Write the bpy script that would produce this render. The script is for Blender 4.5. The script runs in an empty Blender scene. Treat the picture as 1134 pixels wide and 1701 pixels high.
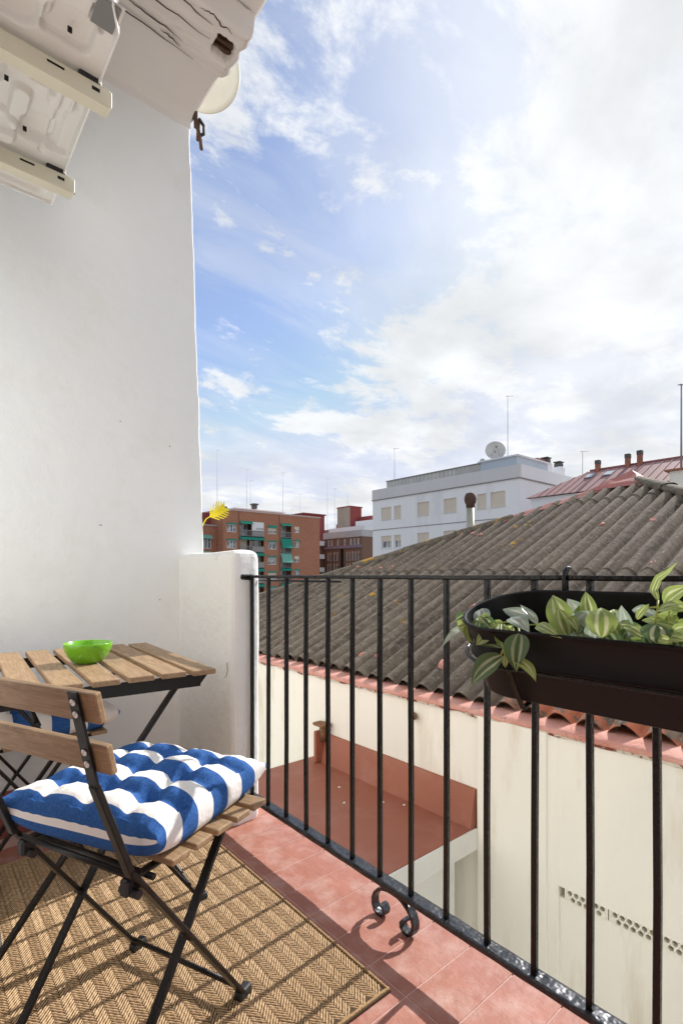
import bpy, bmesh, math, random
from mathutils import Vector, Matrix, noise
random.seed(7)
R = math.radians
sc = bpy.context.scene
COL = sc.collection

# ------------------------------------------------------------------ camera
cam_d = bpy.data.cameras.new('camera')
cam = bpy.data.objects.new('camera', cam_d); COL.objects.link(cam)
cam.location = (0, 0, 0.97)
cam.rotation_euler = (R(90), 0, R(-40.35))
cam_d.sensor_fit = 'VERTICAL'; cam_d.sensor_height = 36; cam_d.sensor_width = 24
cam_d.lens = 850 / 1701 * 36
cam_d.shift_y = (955 - 850.5) / 1701
cam_d.clip_start = 0.02; cam_d.clip_end = 5000
sc.camera = cam

# ------------------------------------------------------------------ sun and sky
SUN_ELEV, SUN_AZ = R(35.5), R(4.5)            # azimuth measured from +X towards +Y
sun_dir = Vector((math.cos(SUN_ELEV) * math.cos(SUN_AZ), math.cos(SUN_ELEV) * math.sin(SUN_AZ), math.sin(SUN_ELEV)))
sd = bpy.data.lights.new('sun', 'SUN'); sd.energy = 4.6; sd.angle = R(0.6); sd.color = (1.0, 0.955, 0.90)
sun = bpy.data.objects.new('sun', sd); COL.objects.link(sun)
sun.rotation_euler = sun_dir.to_track_quat('Z', 'Y').to_euler()

world = bpy.data.worlds.new('World'); sc.world = world; world.use_nodes = True
SKY_STRENGTH = 0.12
OFX, OFY, OBX, OBY = 0.2, 1.1, 9.7, 9.1
def build_sky():
    nt = world.node_tree; N = nt.nodes; L = nt.links
    for n in list(N): N.remove(n)
    out = N.new('ShaderNodeOutputWorld'); bg = N.new('ShaderNodeBackground')
    bg.inputs['Strength'].default_value = SKY_STRENGTH
    sky = N.new('ShaderNodeTexSky'); sky.sky_type = 'NISHITA'; sky.sun_disc = False
    sky.sun_elevation = SUN_ELEV; sky.sun_rotation = R(90) - SUN_AZ
    sky.altitude = 600; sky.air_density = 1.0; sky.dust_density = 0.3; sky.ozone_density = 1.5
    tc = N.new('ShaderNodeTexCoord')
    def math_(op, a, b=None, clamp=False):
        m = N.new('ShaderNodeMath'); m.operation = op; m.use_clamp = clamp
        for i, v in enumerate((a, b)):
            if v is None: continue
            if isinstance(v, (int, float)): m.inputs[i].default_value = v
            else: L.new(v, m.inputs[i])
        return m.outputs[0]
    def ramp(v, lo, hi, t0=0.0, t1=1.0):
        m = N.new('ShaderNodeMapRange'); m.interpolation_type = 'SMOOTHSTEP'
        L.new(v, m.inputs[0]); m.inputs[1].default_value = lo; m.inputs[2].default_value = hi
        m.inputs[3].default_value = t0; m.inputs[4].default_value = t1
        return m.outputs[0]
    sep = N.new('ShaderNodeSeparateXYZ'); L.new(tc.outputs['Generated'], sep.inputs[0])
    zc = math_('MAXIMUM', sep.outputs[2], 0.0)
    den = math_('ADD', zc, 0.16)
    px = math_('DIVIDE', sep.outputs[0], den); py = math_('DIVIDE', sep.outputs[1], den)
    comb = N.new('ShaderNodeCombineXYZ'); L.new(px, comb.inputs[0]); L.new(py, comb.inputs[1])
    def nz(scale, detail, rough, dist=0.0, off=(0, 0, 0), rot=0.0, sc3=(1, 1, 1)):
        mp = N.new('ShaderNodeMapping'); mp.inputs['Location'].default_value = off
        mp.inputs['Rotation'].default_value = (0, 0, rot); mp.inputs['Scale'].default_value = sc3
        L.new(comb.outputs[0], mp.inputs[0])
        t = N.new('ShaderNodeTexNoise'); t.inputs['Scale'].default_value = scale; t.inputs['Detail'].default_value = detail
        t.inputs['Roughness'].default_value = rough; t.inputs['Distortion'].default_value = dist
        L.new(mp.outputs[0], t.inputs['Vector']); return t.outputs[0]
    big = nz(1.3, 3, 0.5, 0.3, (OBX, OBY, 0))
    fine = nz(3.0, 12, 0.66, 0.25, (OFX, OFY, 0), R(25), (1.0, 1.4, 1))
    wisp = nz(1.6, 8, 0.6, 1.0, (7.1, 0.4, 0), R(60), (0.6, 2.2, 1))
    # angle to the sun: thin cloud is far brighter round the sun
    dp = N.new('ShaderNodeVectorMath'); dp.operation = 'DOT_PRODUCT'
    L.new(tc.outputs['Generated'], dp.inputs[0]); dp.inputs[1].default_value = sun_dir
    toward = dp.outputs['Value']
    veil = ramp(toward, 0.70, 1.0)                  # milky high veil thickening towards the sun
    low = ramp(sep.outputs[2], 0.36, 0.06)           # cloud deck closes up near the horizon by perspective
    dens = math_('ADD', math_('MULTIPLY', big, 0.55), math_('MULTIPLY', fine, 0.62))
    puffs = ramp(dens, 0.552, 0.65)
    wisps = math_('MULTIPLY', ramp(wisp, 0.42, 0.72), 0.34)
    lowc = math_('MULTIPLY', low, math_('ADD', 0.52, math_('MULTIPLY', ramp(fine, 0.38, 0.62), 0.5)))
    m = math_('MAXIMUM', puffs, wisps)
    one_minus = lambda v: math_('SUBTRACT', 1.0, v)
    cover = one_minus(math_('MULTIPLY', math_('MULTIPLY', one_minus(math_('MULTIPLY', m, 0.92)), one_minus(math_('MINIMUM', lowc, 0.96))), one_minus(math_('MULTIPLY', veil, 0.8))))
    # cloud radiance
    shade = ramp(nz(2.2, 6, 0.55, 0.2, (9, 2, 0)), 0.32, 0.68, 0.80, 1.04)
    bright = math_('MULTIPLY', shade, ramp(toward, 0.2, 1.0, 6.6, 7.0))
    cc = N.new('ShaderNodeVectorMath'); cc.operation = 'SCALE'; cc.inputs[0].default_value = (0.965, 0.985, 1.0)
    L.new(bright, cc.inputs['Scale'])
    skc = N.new('ShaderNodeVectorMath'); skc.operation = 'MULTIPLY_ADD'; L.new(sky.outputs[0], skc.inputs[0])
    skc.inputs[1].default_value = (1.18, 1.12, 1.15); skc.inputs[2].default_value = (0.62, 0.64, 0.78)     # thin high haze over the blue
    skm = N.new('ShaderNodeVectorMath'); skm.operation = 'MINIMUM'; L.new(skc.outputs[0], skm.inputs[0]); skm.inputs[1].default_value = (4.1, 4.6, 6.0)
    skc = skm
    mix = N.new('ShaderNodeMix'); mix.data_type = 'RGBA'; L.new(cover, mix.inputs[0])
    L.new(skc.outputs[0], mix.inputs[6]); L.new(cc.outputs[0], mix.inputs[7])
    L.new(mix.outputs[2], bg.inputs['Color']); L.new(bg.outputs[0], out.inputs[0])
build_sky()
sc.view_settings.view_transform = 'Standard'; sc.view_settings.look = 'None'
sc.view_settings.gamma = 1.0; sc.view_settings.use_curve_mapping = False
sc.view_settings.exposure = 0.32
sc.cycles.max_bounces = 10; sc.cycles.diffuse_bounces = 6
sc.cycles.use_denoising = True

# ------------------------------------------------------------------ helpers
class MB:
    """collects shapes in one bmesh and links them as ONE mesh object"""
    def __init__(s): s.bm = bmesh.new(); s.uv = None
    def box(s, a, b, bevel=0.0, rot=None, segs=1):
        a, b = Vector(a), Vector(b); c = (a + b) / 2; d = b - a
        r = bmesh.ops.create_cube(s.bm, size=1.0)
        vs = r['verts']
        for v in vs: v.co = Vector((v.co.x * d.x, v.co.y * d.y, v.co.z * d.z))
        if bevel > 0:
            es = list({e for v in vs for e in v.link_edges})
            rr = bmesh.ops.bevel(s.bm, geom=es, offset=min(bevel, 0.45 * min(abs(d.x), abs(d.y), abs(d.z))), segments=segs, affect='EDGES', profile=0.5)
            vs = list({v for f in rr['faces'] for v in f.verts} | {v for v in vs if v.is_valid})
        for v in vs:
            v.co = (rot @ v.co if rot else v.co) + c
        return s
    def bar(s, p0, p1, w, h, up=(0, 0, 1), bevel=0.0):
        p0, p1 = Vector(p0), Vector(p1); z = (p1 - p0); l = z.length; z.normalize()
        x = Vector(up).cross(z)
        if x.length < 1e-4: x = Vector((1, 0, 0)).cross(z)
        x.normalize(); y = z.cross(x)
        m = Matrix((x, y, z)).transposed()
        c = (p0 + p1) / 2
        bm2 = MB().box((-w / 2, -h / 2, -l / 2), (w / 2, h / 2, l / 2), bevel)
        s.join(bm2, lambda v: m @ v + c); return s
    def join(s, o, f=lambda v: v):
        mp = {}
        for v in o.bm.verts: mp[v] = s.bm.verts.new(f(v.co))
        for fc in o.bm.faces:
            try: n = s.bm.faces.new([mp[v] for v in fc.verts]); n.smooth = fc.smooth
            except ValueError: pass
        o.bm.free()
    def tube(s, pts, rad, seg=8, cap=True, smooth=True):
        pts = [Vector(p) for p in pts]; rings = []
        n = len(pts); rads = rad if isinstance(rad, (list, tuple)) else [rad] * n
        t0 = (pts[1] - pts[0]).normalized()
        ref = Vector((0, 0, 1)) if abs(t0.z) < 0.9 else Vector((1, 0, 0))
        x = ref.cross(t0).normalized()
        for i, p in enumerate(pts):
            t = (pts[min(i + 1, n - 1)] - pts[max(i - 1, 0)]).normalized()
            x = (x - t * x.dot(t)).normalized(); y = t.cross(x)
            rings.append([s.bm.verts.new(p + (x * math.cos(2 * math.pi * k / seg) + y * math.sin(2 * math.pi * k / seg)) * rads[i]) for k in range(seg)])
        for a, b in zip(rings, rings[1:]):
            for k in range(seg):
                f = s.bm.faces.new((a[k], a[(k + 1) % seg], b[(k + 1) % seg], b[k])); f.smooth = smooth
        if cap:
            s.bm.faces.new(rings[0][::-1]); s.bm.faces.new(rings[-1])
        return s
    def strip(s, pts, w, t, side):
        """flat bar of width w (along side) and thickness t following pts"""
        pts = [Vector(p) for p in pts]; side = Vector(side).normalized(); n = len(pts); rings = []
        for i, p in enumerate(pts):
            tg = (pts[min(i + 1, n - 1)] - pts[max(i - 1, 0)]).normalized()
            nn = tg.cross(side).normalized()
            rings.append([s.bm.verts.new(p + side * a * w / 2 + nn * b * t / 2) for a, b in ((-1, -1), (1, -1), (1, 1), (-1, 1))])
        for a, b in zip(rings, rings[1:]):
            for k in range(4): s.bm.faces.new((a[k], a[(k + 1) % 4], b[(k + 1) % 4], b[k]))
        s.bm.faces.new(rings[0][::-1]); s.bm.faces.new(rings[-1]); return s
    def lathe(s, prof, c=(0, 0, 0), seg=24, axis=None, smooth=True):
        c = Vector(c); rings = []
        q = Vector((0, 0, 1)).rotation_difference(Vector(axis)) if axis else None
        for r, z in prof:
            ring = []
            for k in range(seg):
                v = Vector((r * math.cos(2 * math.pi * k / seg), r * math.sin(2 * math.pi * k / seg), z))
                if q: v = q @ v
                ring.append(s.bm.verts.new(v + c))
            rings.append(ring)
        for a, b in zip(rings, rings[1:]):
            for k in range(seg):
                f = s.bm.faces.new((a[k], a[(k + 1) % seg], b[(k + 1) % seg], b[k])); f.smooth = smooth
        if prof[0][0] > 1e-5: s.bm.faces.new(rings[0][::-1])
        if prof[-1][0] > 1e-5: s.bm.faces.new(rings[-1])
        return s
    def poly(s, pts):
        return s.bm.faces.new([s.bm.verts.new(Vector(p)) for p in pts])
    def prism(s, pts, d):
        d = Vector(d); a = [s.bm.verts.new(Vector(p)) for p in pts]; b = [s.bm.verts.new(Vector(p) + d) for p in pts]
        n = len(a)
        for k in range(n): s.bm.faces.new((a[k], a[(k + 1) % n], b[(k + 1) % n], b[k]))
        s.bm.faces.new(a[::-1]); s.bm.faces.new(b); return s
    def grid(s, f, nu, nv, smooth=True, uv=None):
        vs = [[s.bm.verts.new(Vector(f(i / nu, j / nv))) for j in range(nv + 1)] for i in range(nu + 1)]
        if uv and s.uv is None: s.uv = s.bm.loops.layers.uv.new('UVMap')
        for i in range(nu):
            for j in range(nv):
                ids = ((i, j), (i + 1, j), (i + 1, j + 1), (i, j + 1))
                fc = s.bm.faces.new([vs[a][b] for a, b in ids]); fc.smooth = smooth
                if uv:
                    for lp, (a, b) in zip(fc.loops, ids): lp[s.uv].uv = uv(a / nu, b / nv)
        return s
    def rough(s, amp, freq, seed=0.0):
        for v in s.bm.verts:
            p = v.co * freq + Vector((seed, seed * 1.7, -seed))
            v.co += Vector((noise.noise(p), noise.noise(p + Vector((31, 0, 0))), noise.noise(p + Vector((0, 57, 0))))) * amp
        return s
    def subdiv(s, n):
        bmesh.ops.subdivide_edges(s.bm, edges=s.bm.edges[:], cuts=n, use_grid_fill=True); return s
    def build(s, name, m, parent=None, world_space=True, smooth=None):
        bmesh.ops.recalc_face_normals(s.bm, faces=s.bm.faces[:])
        if smooth is not None:
            for f in s.bm.faces: f.smooth = smooth
        me = bpy.data.meshes.new(name); s.bm.to_mesh(me); s.bm.free()
        if m: me.materials.append(m)
        return link(name, me, parent, world_space)
def link(name, me, parent=None, world_space=True):
    o = bpy.data.objects.new(name, me); COL.objects.link(o)
    if parent:
        o.parent = parent
        if world_space:
            org = Vector((0, 0, 0)); p = parent
            while p: org += p.location; p = p.parent
            o.location = -org
    return o
def tag(o, label, cat, group=None, kind=None):
    if label: o['label'] = label
    if cat: o['category'] = cat
    if group: o['group'] = group
    if kind: o['kind'] = kind
    return o
def thing(name, label, cat, loc=(0, 0, 0), rotz=0.0, group=None):
    o = bpy.data.objects.new(name, None); COL.objects.link(o); o.location = loc; o.rotation_euler = (0, 0, rotz)
    o.empty_display_size = 0.1
    return tag(o, label, cat, group)

def rr_(x, y, cx, cy, hx, hy, r):     # signed distance to a rounded rectangle
    qx, qy = abs(x - cx) - hx + r, abs(y - cy) - hy + r
    return math.hypot(max(qx, 0), max(qy, 0)) + min(max(qx, qy), 0) - r
def sst(d, w): t = max(0, min(1, 0.5 - d / w)); return t * t * (3 - 2 * t)

# ------------------------------------------------------------------ materials
def mat(name, col, rough=0.6, metal=0.0, var=0.0, vscale=8.0, col2=None, c2scale=3.0, c2lo=0.5, c2hi=0.65, bump=0.0, bscale=60.0, stretch=(1, 1, 1), bdetail=4, spec=0.5, distort=0.0, coat=0.0, trans=0.0):
    m = bpy.data.materials.new(name); m.use_nodes = True
    nt = m.node_tree; N = nt.nodes; L = nt.links; b = N['Principled BSDF']
    b.inputs['Base Color'].default_value = (*col, 1); b.inputs['Roughness'].default_value = rough; b.inputs['Metallic'].default_value = metal
    b.inputs['Specular IOR Level'].default_value = spec
    if coat: b.inputs['Coat Weight'].default_value = coat
    tc = N.new('ShaderNodeTexCoord'); mp = N.new('ShaderNodeMapping'); mp.inputs['Scale'].default_value = stretch
    L.new(tc.outputs['Object'], mp.inputs[0])
    def nz(scale, det=5, rg=0.6, dist=0.0):
        t = N.new('ShaderNodeTexNoise'); t.inputs['Scale'].default_value = scale; t.inputs['Detail'].default_value = det
        t.inputs['Roughness'].default_value = rg; t.inputs['Distortion'].default_value = dist
        L.new(mp.outputs[0], t.inputs['Vector']); return t.outputs[0]
    cur = None
    if var > 0:
        r = N.new('ShaderNodeMapRange'); L.new(nz(vscale, 6, 0.6, distort), r.inputs[0])
        r.inputs[1].default_value = 0.25; r.inputs[2].default_value = 0.75; r.inputs[3].default_value = 1 - var; r.inputs[4].default_value = 1 + var
        v = N.new('ShaderNodeVectorMath'); v.operation = 'SCALE'; v.inputs[0].default_value = col; L.new(r.outputs[0], v.inputs['Scale']); cur = v.outputs[0]
    if col2:
        r = N.new('ShaderNodeMapRange'); L.new(nz(c2scale, 8, 0.65, distort), r.inputs[0]); r.inputs[1].default_value = c2lo; r.inputs[2].default_value = c2hi
        x = N.new('ShaderNodeMix'); x.data_type = 'RGBA'; L.new(r.outputs[0], x.inputs[0])
        if cur: L.new(cur, x.inputs[6])
        else: x.inputs[6].default_value = (*col, 1)
        x.inputs[7].default_value = (*col2, 1); cur = x.outputs[2]
    if cur: L.new(cur, b.inputs['Base Color'])
    if bump > 0:
        bn = N.new('ShaderNodeBump'); bn.inputs['Strength'].default_value = 1.0; bn.inputs['Distance'].default_value = bump
        L.new(nz(bscale, bdetail), bn.inputs['Height']); L.new(bn.outputs[0], b.inputs['Normal'])
    return m
def nodes(m): return m.node_tree.nodes, m.node_tree.links, m.node_tree.nodes['Principled BSDF']
def math_node(N, L, op, a, b=None, clamp=False):
    n = N.new('ShaderNodeMath'); n.operation = op; n.use_clamp = clamp
    for i, v in enumerate((a, b)):
        if v is None: continue
        if isinstance(v, (int, float)): n.inputs[i].default_value = v
        else: L.new(v, n.inputs[i])
    return n.outputs[0]
def mixc(N, L, f, a, b):
    x = N.new('ShaderNodeMix'); x.data_type = 'RGBA'
    if isinstance(f, (int, float)): x.inputs[0].default_value = f
    else: L.new(f, x.inputs[0])
    for i, v in ((6, a), (7, b)):
        if isinstance(v, tuple): x.inputs[i].default_value = (*v, 1)
        else: L.new(v, x.inputs[i])
    return x.outputs[2]
def noise_node(N, L, vec, scale, det=5, rg=0.6, dist=0.0):
    t = N.new('ShaderNodeTexNoise'); t.inputs['Scale'].default_value = scale; t.inputs['Detail'].default_value = det
    t.inputs['Roughness'].default_value = rg; t.inputs['Distortion'].default_value = dist
    if vec: L.new(vec, t.inputs['Vector'])
    return t.outputs[0]
def rng(N, L, v, lo, hi, a=0.0, b=1.0):
    r = N.new('ShaderNodeMapRange'); L.new(v, r.inputs[0]); r.inputs[1].default_value = lo; r.inputs[2].default_value = hi; r.inputs[3].default_value = a; r.inputs[4].default_value = b
    return r.outputs[0]

M = {}
M['plaster'] = mat('white_plaster', (0.87, 0.89, 0.885), 0.85, var=0.03, vscale=1.6, col2=(0.80, 0.785, 0.75), c2scale=3.1, c2lo=0.52, c2hi=0.80, bump=0.007, bscale=11, bdetail=8)
M['plaster_rough'] = mat('white_plaster_rough', (0.86, 0.87, 0.85), 0.85, var=0.04, vscale=3, col2=(0.62, 0.58, 0.50), c2scale=5, c2lo=0.66, c2hi=0.8, bump=0.012, bscale=10, bdetail=7)
M['soffit'] = mat('painted_soffit', (0.80, 0.77, 0.74), 0.85, var=0.03, vscale=2, bump=0.004, bscale=9)
M['beam'] = mat('painted_timber', (0.76, 0.72, 0.68), 0.8, var=0.05, vscale=4, col2=(0.42, 0.34, 0.27), c2scale=7, c2lo=0.63, c2hi=0.72, bump=0.006, bscale=9, stretch=(0.5, 3, 3))
M['rot'] = mat('rotten_wood', (0.10, 0.055, 0.03), 0.9, var=0.5, vscale=30, bump=0.01, bscale=40, stretch=(1, 4, 1))
M['crack'] = mat('wood_crack', (0.05, 0.035, 0.03), 0.9)
M['crack_pale'] = mat('plaster_crack', (0.62, 0.58, 0.52), 0.9)
M['tile'] = mat('red_tile_paint', (0.40, 0.155, 0.108), 0.6, var=0.12, vscale=11, col2=(0.60, 0.41, 0.35), c2scale=10, c2lo=0.46, c2hi=0.88, bump=0.003, bscale=28, bdetail=8)
M['grout'] = mat('pale_grout', (0.60, 0.40, 0.35), 0.9, var=0.15, vscale=20, bump=0.002, bscale=80)
M['skirting'] = mat('red_skirting', (0.26, 0.07, 0.05), 0.6, var=0.1)
M['iron'] = mat('black_iron', (0.004, 0.004, 0.0045), 0.25, var=0.3, vscale=30, bump=0.003, bscale=55, spec=0.4)
M['iron_worn'] = mat('black_iron_hammered', (0.055, 0.058, 0.066), 0.36, metal=0.75, var=0.3, vscale=30, bump=0.007, bscale=30, spec=1.0, bdetail=2)
M['steel'] = mat('black_powder_steel', (0.008, 0.0072, 0.0068), 0.38, spec=0.35, bump=0.0004, bscale=300)
M['tin'] = mat('black_tin', (0.0055, 0.0054, 0.0060), 0.45, spec=0.25, var=0.15, vscale=9, bump=0.0006, bscale=12)
M['rubber'] = mat('black_rubber', (0.02, 0.02, 0.022), 0.55)
M['rivet'] = mat('steel_rivet', (0.75, 0.74, 0.72), 0.35, metal=0.7)
M['cream_steel'] = mat('cream_enamel', (0.66, 0.63, 0.50), 0.42, var=0.03, vscale=3)
M['ac_steel'] = mat('ac_base_enamel', (0.76, 0.745, 0.71), 0.45, var=0.03, vscale=3, bump=0.0006, bscale=30)
M['ac_white'] = mat('ac_casing', (0.80, 0.80, 0.78), 0.4)
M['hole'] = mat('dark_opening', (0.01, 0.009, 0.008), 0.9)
M['cream_wall'] = mat('cream_render', (0.82, 0.78, 0.68), 0.88, var=0.06, vscale=1.3, col2=(0.56, 0.47, 0.34), c2scale=3.4, c2lo=0.53, c2hi=0.82, bump=0.006, bscale=14, bdetail=8, stretch=(1, 1, 0.22))
M['vent'] = mat('vent_clay_painted', (0.76, 0.72, 0.61), 0.85, var=0.1, vscale=20)
M['annex_red'] = mat('annex_red_membrane', (0.32, 0.108, 0.060), 0.6, var=0.12, vscale=1.6, col2=(0.38, 0.17, 0.12), c2scale=3, c2lo=0.5, c2hi=0.8, bump=0.002, bscale=12)
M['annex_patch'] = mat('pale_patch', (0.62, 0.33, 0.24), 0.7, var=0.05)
M['annex_white'] = mat('annex_white', (0.74, 0.72, 0.65), 0.88, var=0.06, vscale=4, col2=(0.50, 0.43, 0.33), c2scale=6, c2lo=0.66, c2hi=0.8, bump=0.004, bscale=15)
M['rust'] = mat('rusted_pipe', (0.22, 0.11, 0.05), 0.85, var=0.4, vscale=25, bump=0.004, bscale=50)
M['green_bowl'] = mat('green_glaze', (0.16, 0.44, 0.014), 0.2, coat=0.3, var=0.05, vscale=12)
M['yellow'] = mat('yellow_leaf', (0.86, 0.70, 0.02), 0.5, var=0.06, vscale=40)
M['dish'] = mat('cream_dish', (0.70, 0.67, 0.56), 0.5, var=0.03)
M['grey_metal'] = mat('grey_metal', (0.22, 0.22, 0.22), 0.5, metal=0.4)
M['flashing'] = mat('red_flashing', (0.36, 0.12, 0.095), 0.55, var=0.18, vscale=4, col2=(0.50, 0.27, 0.23), c2scale=3, c2lo=0.6, c2hi=0.75)
M['fix'] = mat('salmon_mortar', (0.50, 0.21, 0.16), 0.8, var=0.25, vscale=30, bump=0.006, bscale=60)
M['flue'] = mat('galvanised_flue', (0.42, 0.41, 0.32), 0.42, metal=0.5, var=0.12, vscale=5)
M['flue_cap'] = mat('rusty_cap', (0.075, 0.035, 0.025), 0.8, var=0.4, vscale=14)
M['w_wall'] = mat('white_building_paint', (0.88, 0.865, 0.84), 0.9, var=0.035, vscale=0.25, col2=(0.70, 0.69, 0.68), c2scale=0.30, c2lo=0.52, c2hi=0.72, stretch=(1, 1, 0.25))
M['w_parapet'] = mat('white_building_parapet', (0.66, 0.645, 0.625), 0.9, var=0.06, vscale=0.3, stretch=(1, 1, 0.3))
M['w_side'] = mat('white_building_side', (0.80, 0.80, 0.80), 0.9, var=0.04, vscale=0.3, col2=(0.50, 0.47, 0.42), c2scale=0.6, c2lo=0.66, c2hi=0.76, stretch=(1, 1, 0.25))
M['ledge'] = mat('grey_ledge', (0.28, 0.27, 0.25), 0.9, var=0.2, vscale=0.6)
M['shutter'] = mat('beige_shutter', (0.72, 0.63, 0.50), 0.7, var=0.04, vscale=0.8)
M['frame_w'] = mat('white_window_frame', (0.80, 0.80, 0.79), 0.5)
M['glass'] = mat('curtained_glass', (0.10, 0.105, 0.11), 0.08, spec=0.8, col2=(0.42, 0.42, 0.40), c2scale=0.9, c2lo=0.45, c2hi=0.55)
M['sheet'] = mat('white_sheeting', (0.52, 0.51, 0.47), 0.7, var=0.15, vscale=0.8)
M['pale_blue'] = mat('pale_blue_render', (0.50, 0.56, 0.62), 0.85, var=0.04, vscale=0.5)
M['terracotta'] = mat('terracotta_tile', (0.32, 0.13, 0.075), 0.85, var=0.3, vscale=2)
M['concrete'] = mat('grey_concrete', (0.46, 0.45, 0.44), 0.9, var=0.15, vscale=0.5)
M['dark_cap'] = mat('dark_chimney_pot', (0.10, 0.095, 0.09), 0.8, var=0.3, vscale=3)
def brick_mat(name, c1, c2, mortar):
    m = mat(name, c1, 0.9); N, L, b = nodes(m)
    tc = N.new('ShaderNodeTexCoord'); mp = N.new('ShaderNodeMapping'); mp.inputs['Rotation'].default_value = (R(90), 0, 0)
    L.new(tc.outputs['Object'], mp.inputs[0])
    br = N.new('ShaderNodeTexBrick'); L.new(mp.outputs[0], br.inputs[0]); br.inputs['Scale'].default_value = 1.0
    br.inputs['Brick Width'].default_value = 0.5; br.inputs['Row Height'].default_value = 0.16; br.inputs['Mortar Size'].default_value = 0.02
    br.inputs['Color1'].default_value = (*c1, 1); br.inputs['Color2'].default_value = (*c2, 1); br.inputs['Mortar'].default_value = (*mortar, 1)
    n = noise_node(N, L, tc.outputs['Object'], 0.25, 4)
    L.new(mixc(N, L, rng(N, L, n, 0.4, 0.75, 0, 0.45), br.outputs[0], tuple(v * 0.72 for v in c1)), b.inputs['Base Color']); return m
M['brick'] = brick_mat('orange_brick', (0.44, 0.175, 0.092), (0.35, 0.135, 0.072), (0.45, 0.25, 0.17))
M['brick_brown'] = brick_mat('brown_brick', (0.20, 0.105, 0.07), (0.17, 0.09, 0.062), (0.22, 0.14, 0.10))
M['red_render'] = mat('dark_red_render', (0.30, 0.065, 0.06), 0.85, var=0.15, vscale=0.4)
M['tan_render'] = mat('tan_render', (0.38, 0.33, 0.26), 0.9, var=0.12, vscale=0.3)
M['awning'] = mat('green_awning', (0.015, 0.24, 0.17), 0.85, var=0.1, vscale=2)
M['awning_pale'] = mat('pale_green_awning', (0.17, 0.42, 0.34), 0.85, var=0.1, vscale=2)
M['rail_grey'] = mat('balcony_rail', (0.30, 0.29, 0.28), 0.6)
M['rail_panel'] = mat('balcony_panel', (0.45, 0.42, 0.39), 0.7, var=0.1)
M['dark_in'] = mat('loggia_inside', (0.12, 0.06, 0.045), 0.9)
M['pink'] = mat('pink_parapet', (0.55, 0.42, 0.38), 0.85, var=0.08, vscale=0.5)
M['mauve'] = mat('mauve_rail', (0.25, 0.20, 0.25), 0.8)
M['antenna'] = mat('antenna_metal', (0.30, 0.31, 0.33), 0.5, metal=0.3)
M['red_metal'] = mat('red_metal_roof', (0.36, 0.19, 0.175), 0.55, var=0.14, vscale=0.25, stretch=(0.3, 2, 1))
M['ground'] = mat('street_ground', (0.20, 0.195, 0.185), 0.9, var=0.2, vscale=0.05)

def wood_mat(name, c1, c2, c3, axis):
    """grain runs along the given local axis"""
    m = mat(name, c1, 0.55); N, L, b = nodes(m)
    tc = N.new('ShaderNodeTexCoord'); oi = N.new('ShaderNodeObjectInfo')
    off = N.new('ShaderNodeVectorMath'); off.operation = 'MULTIPLY_ADD'
    L.new(oi.outputs['Random'], off.inputs[0]); off.inputs[1].default_value = (17, 31, 23); L.new(tc.outputs['Object'], off.inputs[2])
    mp = N.new('ShaderNodeMapping'); s = [14, 14, 14]; s[axis] = 1.3; mp.inputs['Scale'].default_value = s
    L.new(off.outputs[0], mp.inputs[0])
    n1 = noise_node(N, L, mp.outputs[0], 1.6, 5, 0.6, 1.2); n2 = noise_node(N, L, mp.outputs[0], 9, 6, 0.7, 0.4)
    n3 = noise_node(N, L, off.outputs[0], 5, 3)
    ring = math_node(N, L, 'ABSOLUTE', math_node(N, L, 'SINE', math_node(N, L, 'MULTIPLY', n1, 26)))
    c = mixc(N, L, rng(N, L, ring, 0.0, 1.0, 0.0, 0.75), c1, c2)
    c = mixc(N, L, rng(N, L, n2, 0.45, 0.75, 0.0, 0.7), c, c3)
    c = mixc(N, L, rng(N, L, n3, 0.45, 0.8, 0.0, 0.5), c, c2)
    L.new(c, b.inputs['Base Color']); L.new(rng(N, L, n2, 0.3, 0.7, 0.45, 0.65), b.inputs['Roughness'])
    bn = N.new('ShaderNodeBump'); bn.inputs['Distance'].default_value = 0.0006; L.new(n2, bn.inputs['Height']); L.new(bn.outputs[0], b.inputs['Normal'])
    return m
M['wood_y'] = wood_mat('acacia_wood', (0.41, 0.275, 0.155), (0.275, 0.172, 0.09), (0.13, 0.08, 0.042), 1)

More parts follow.
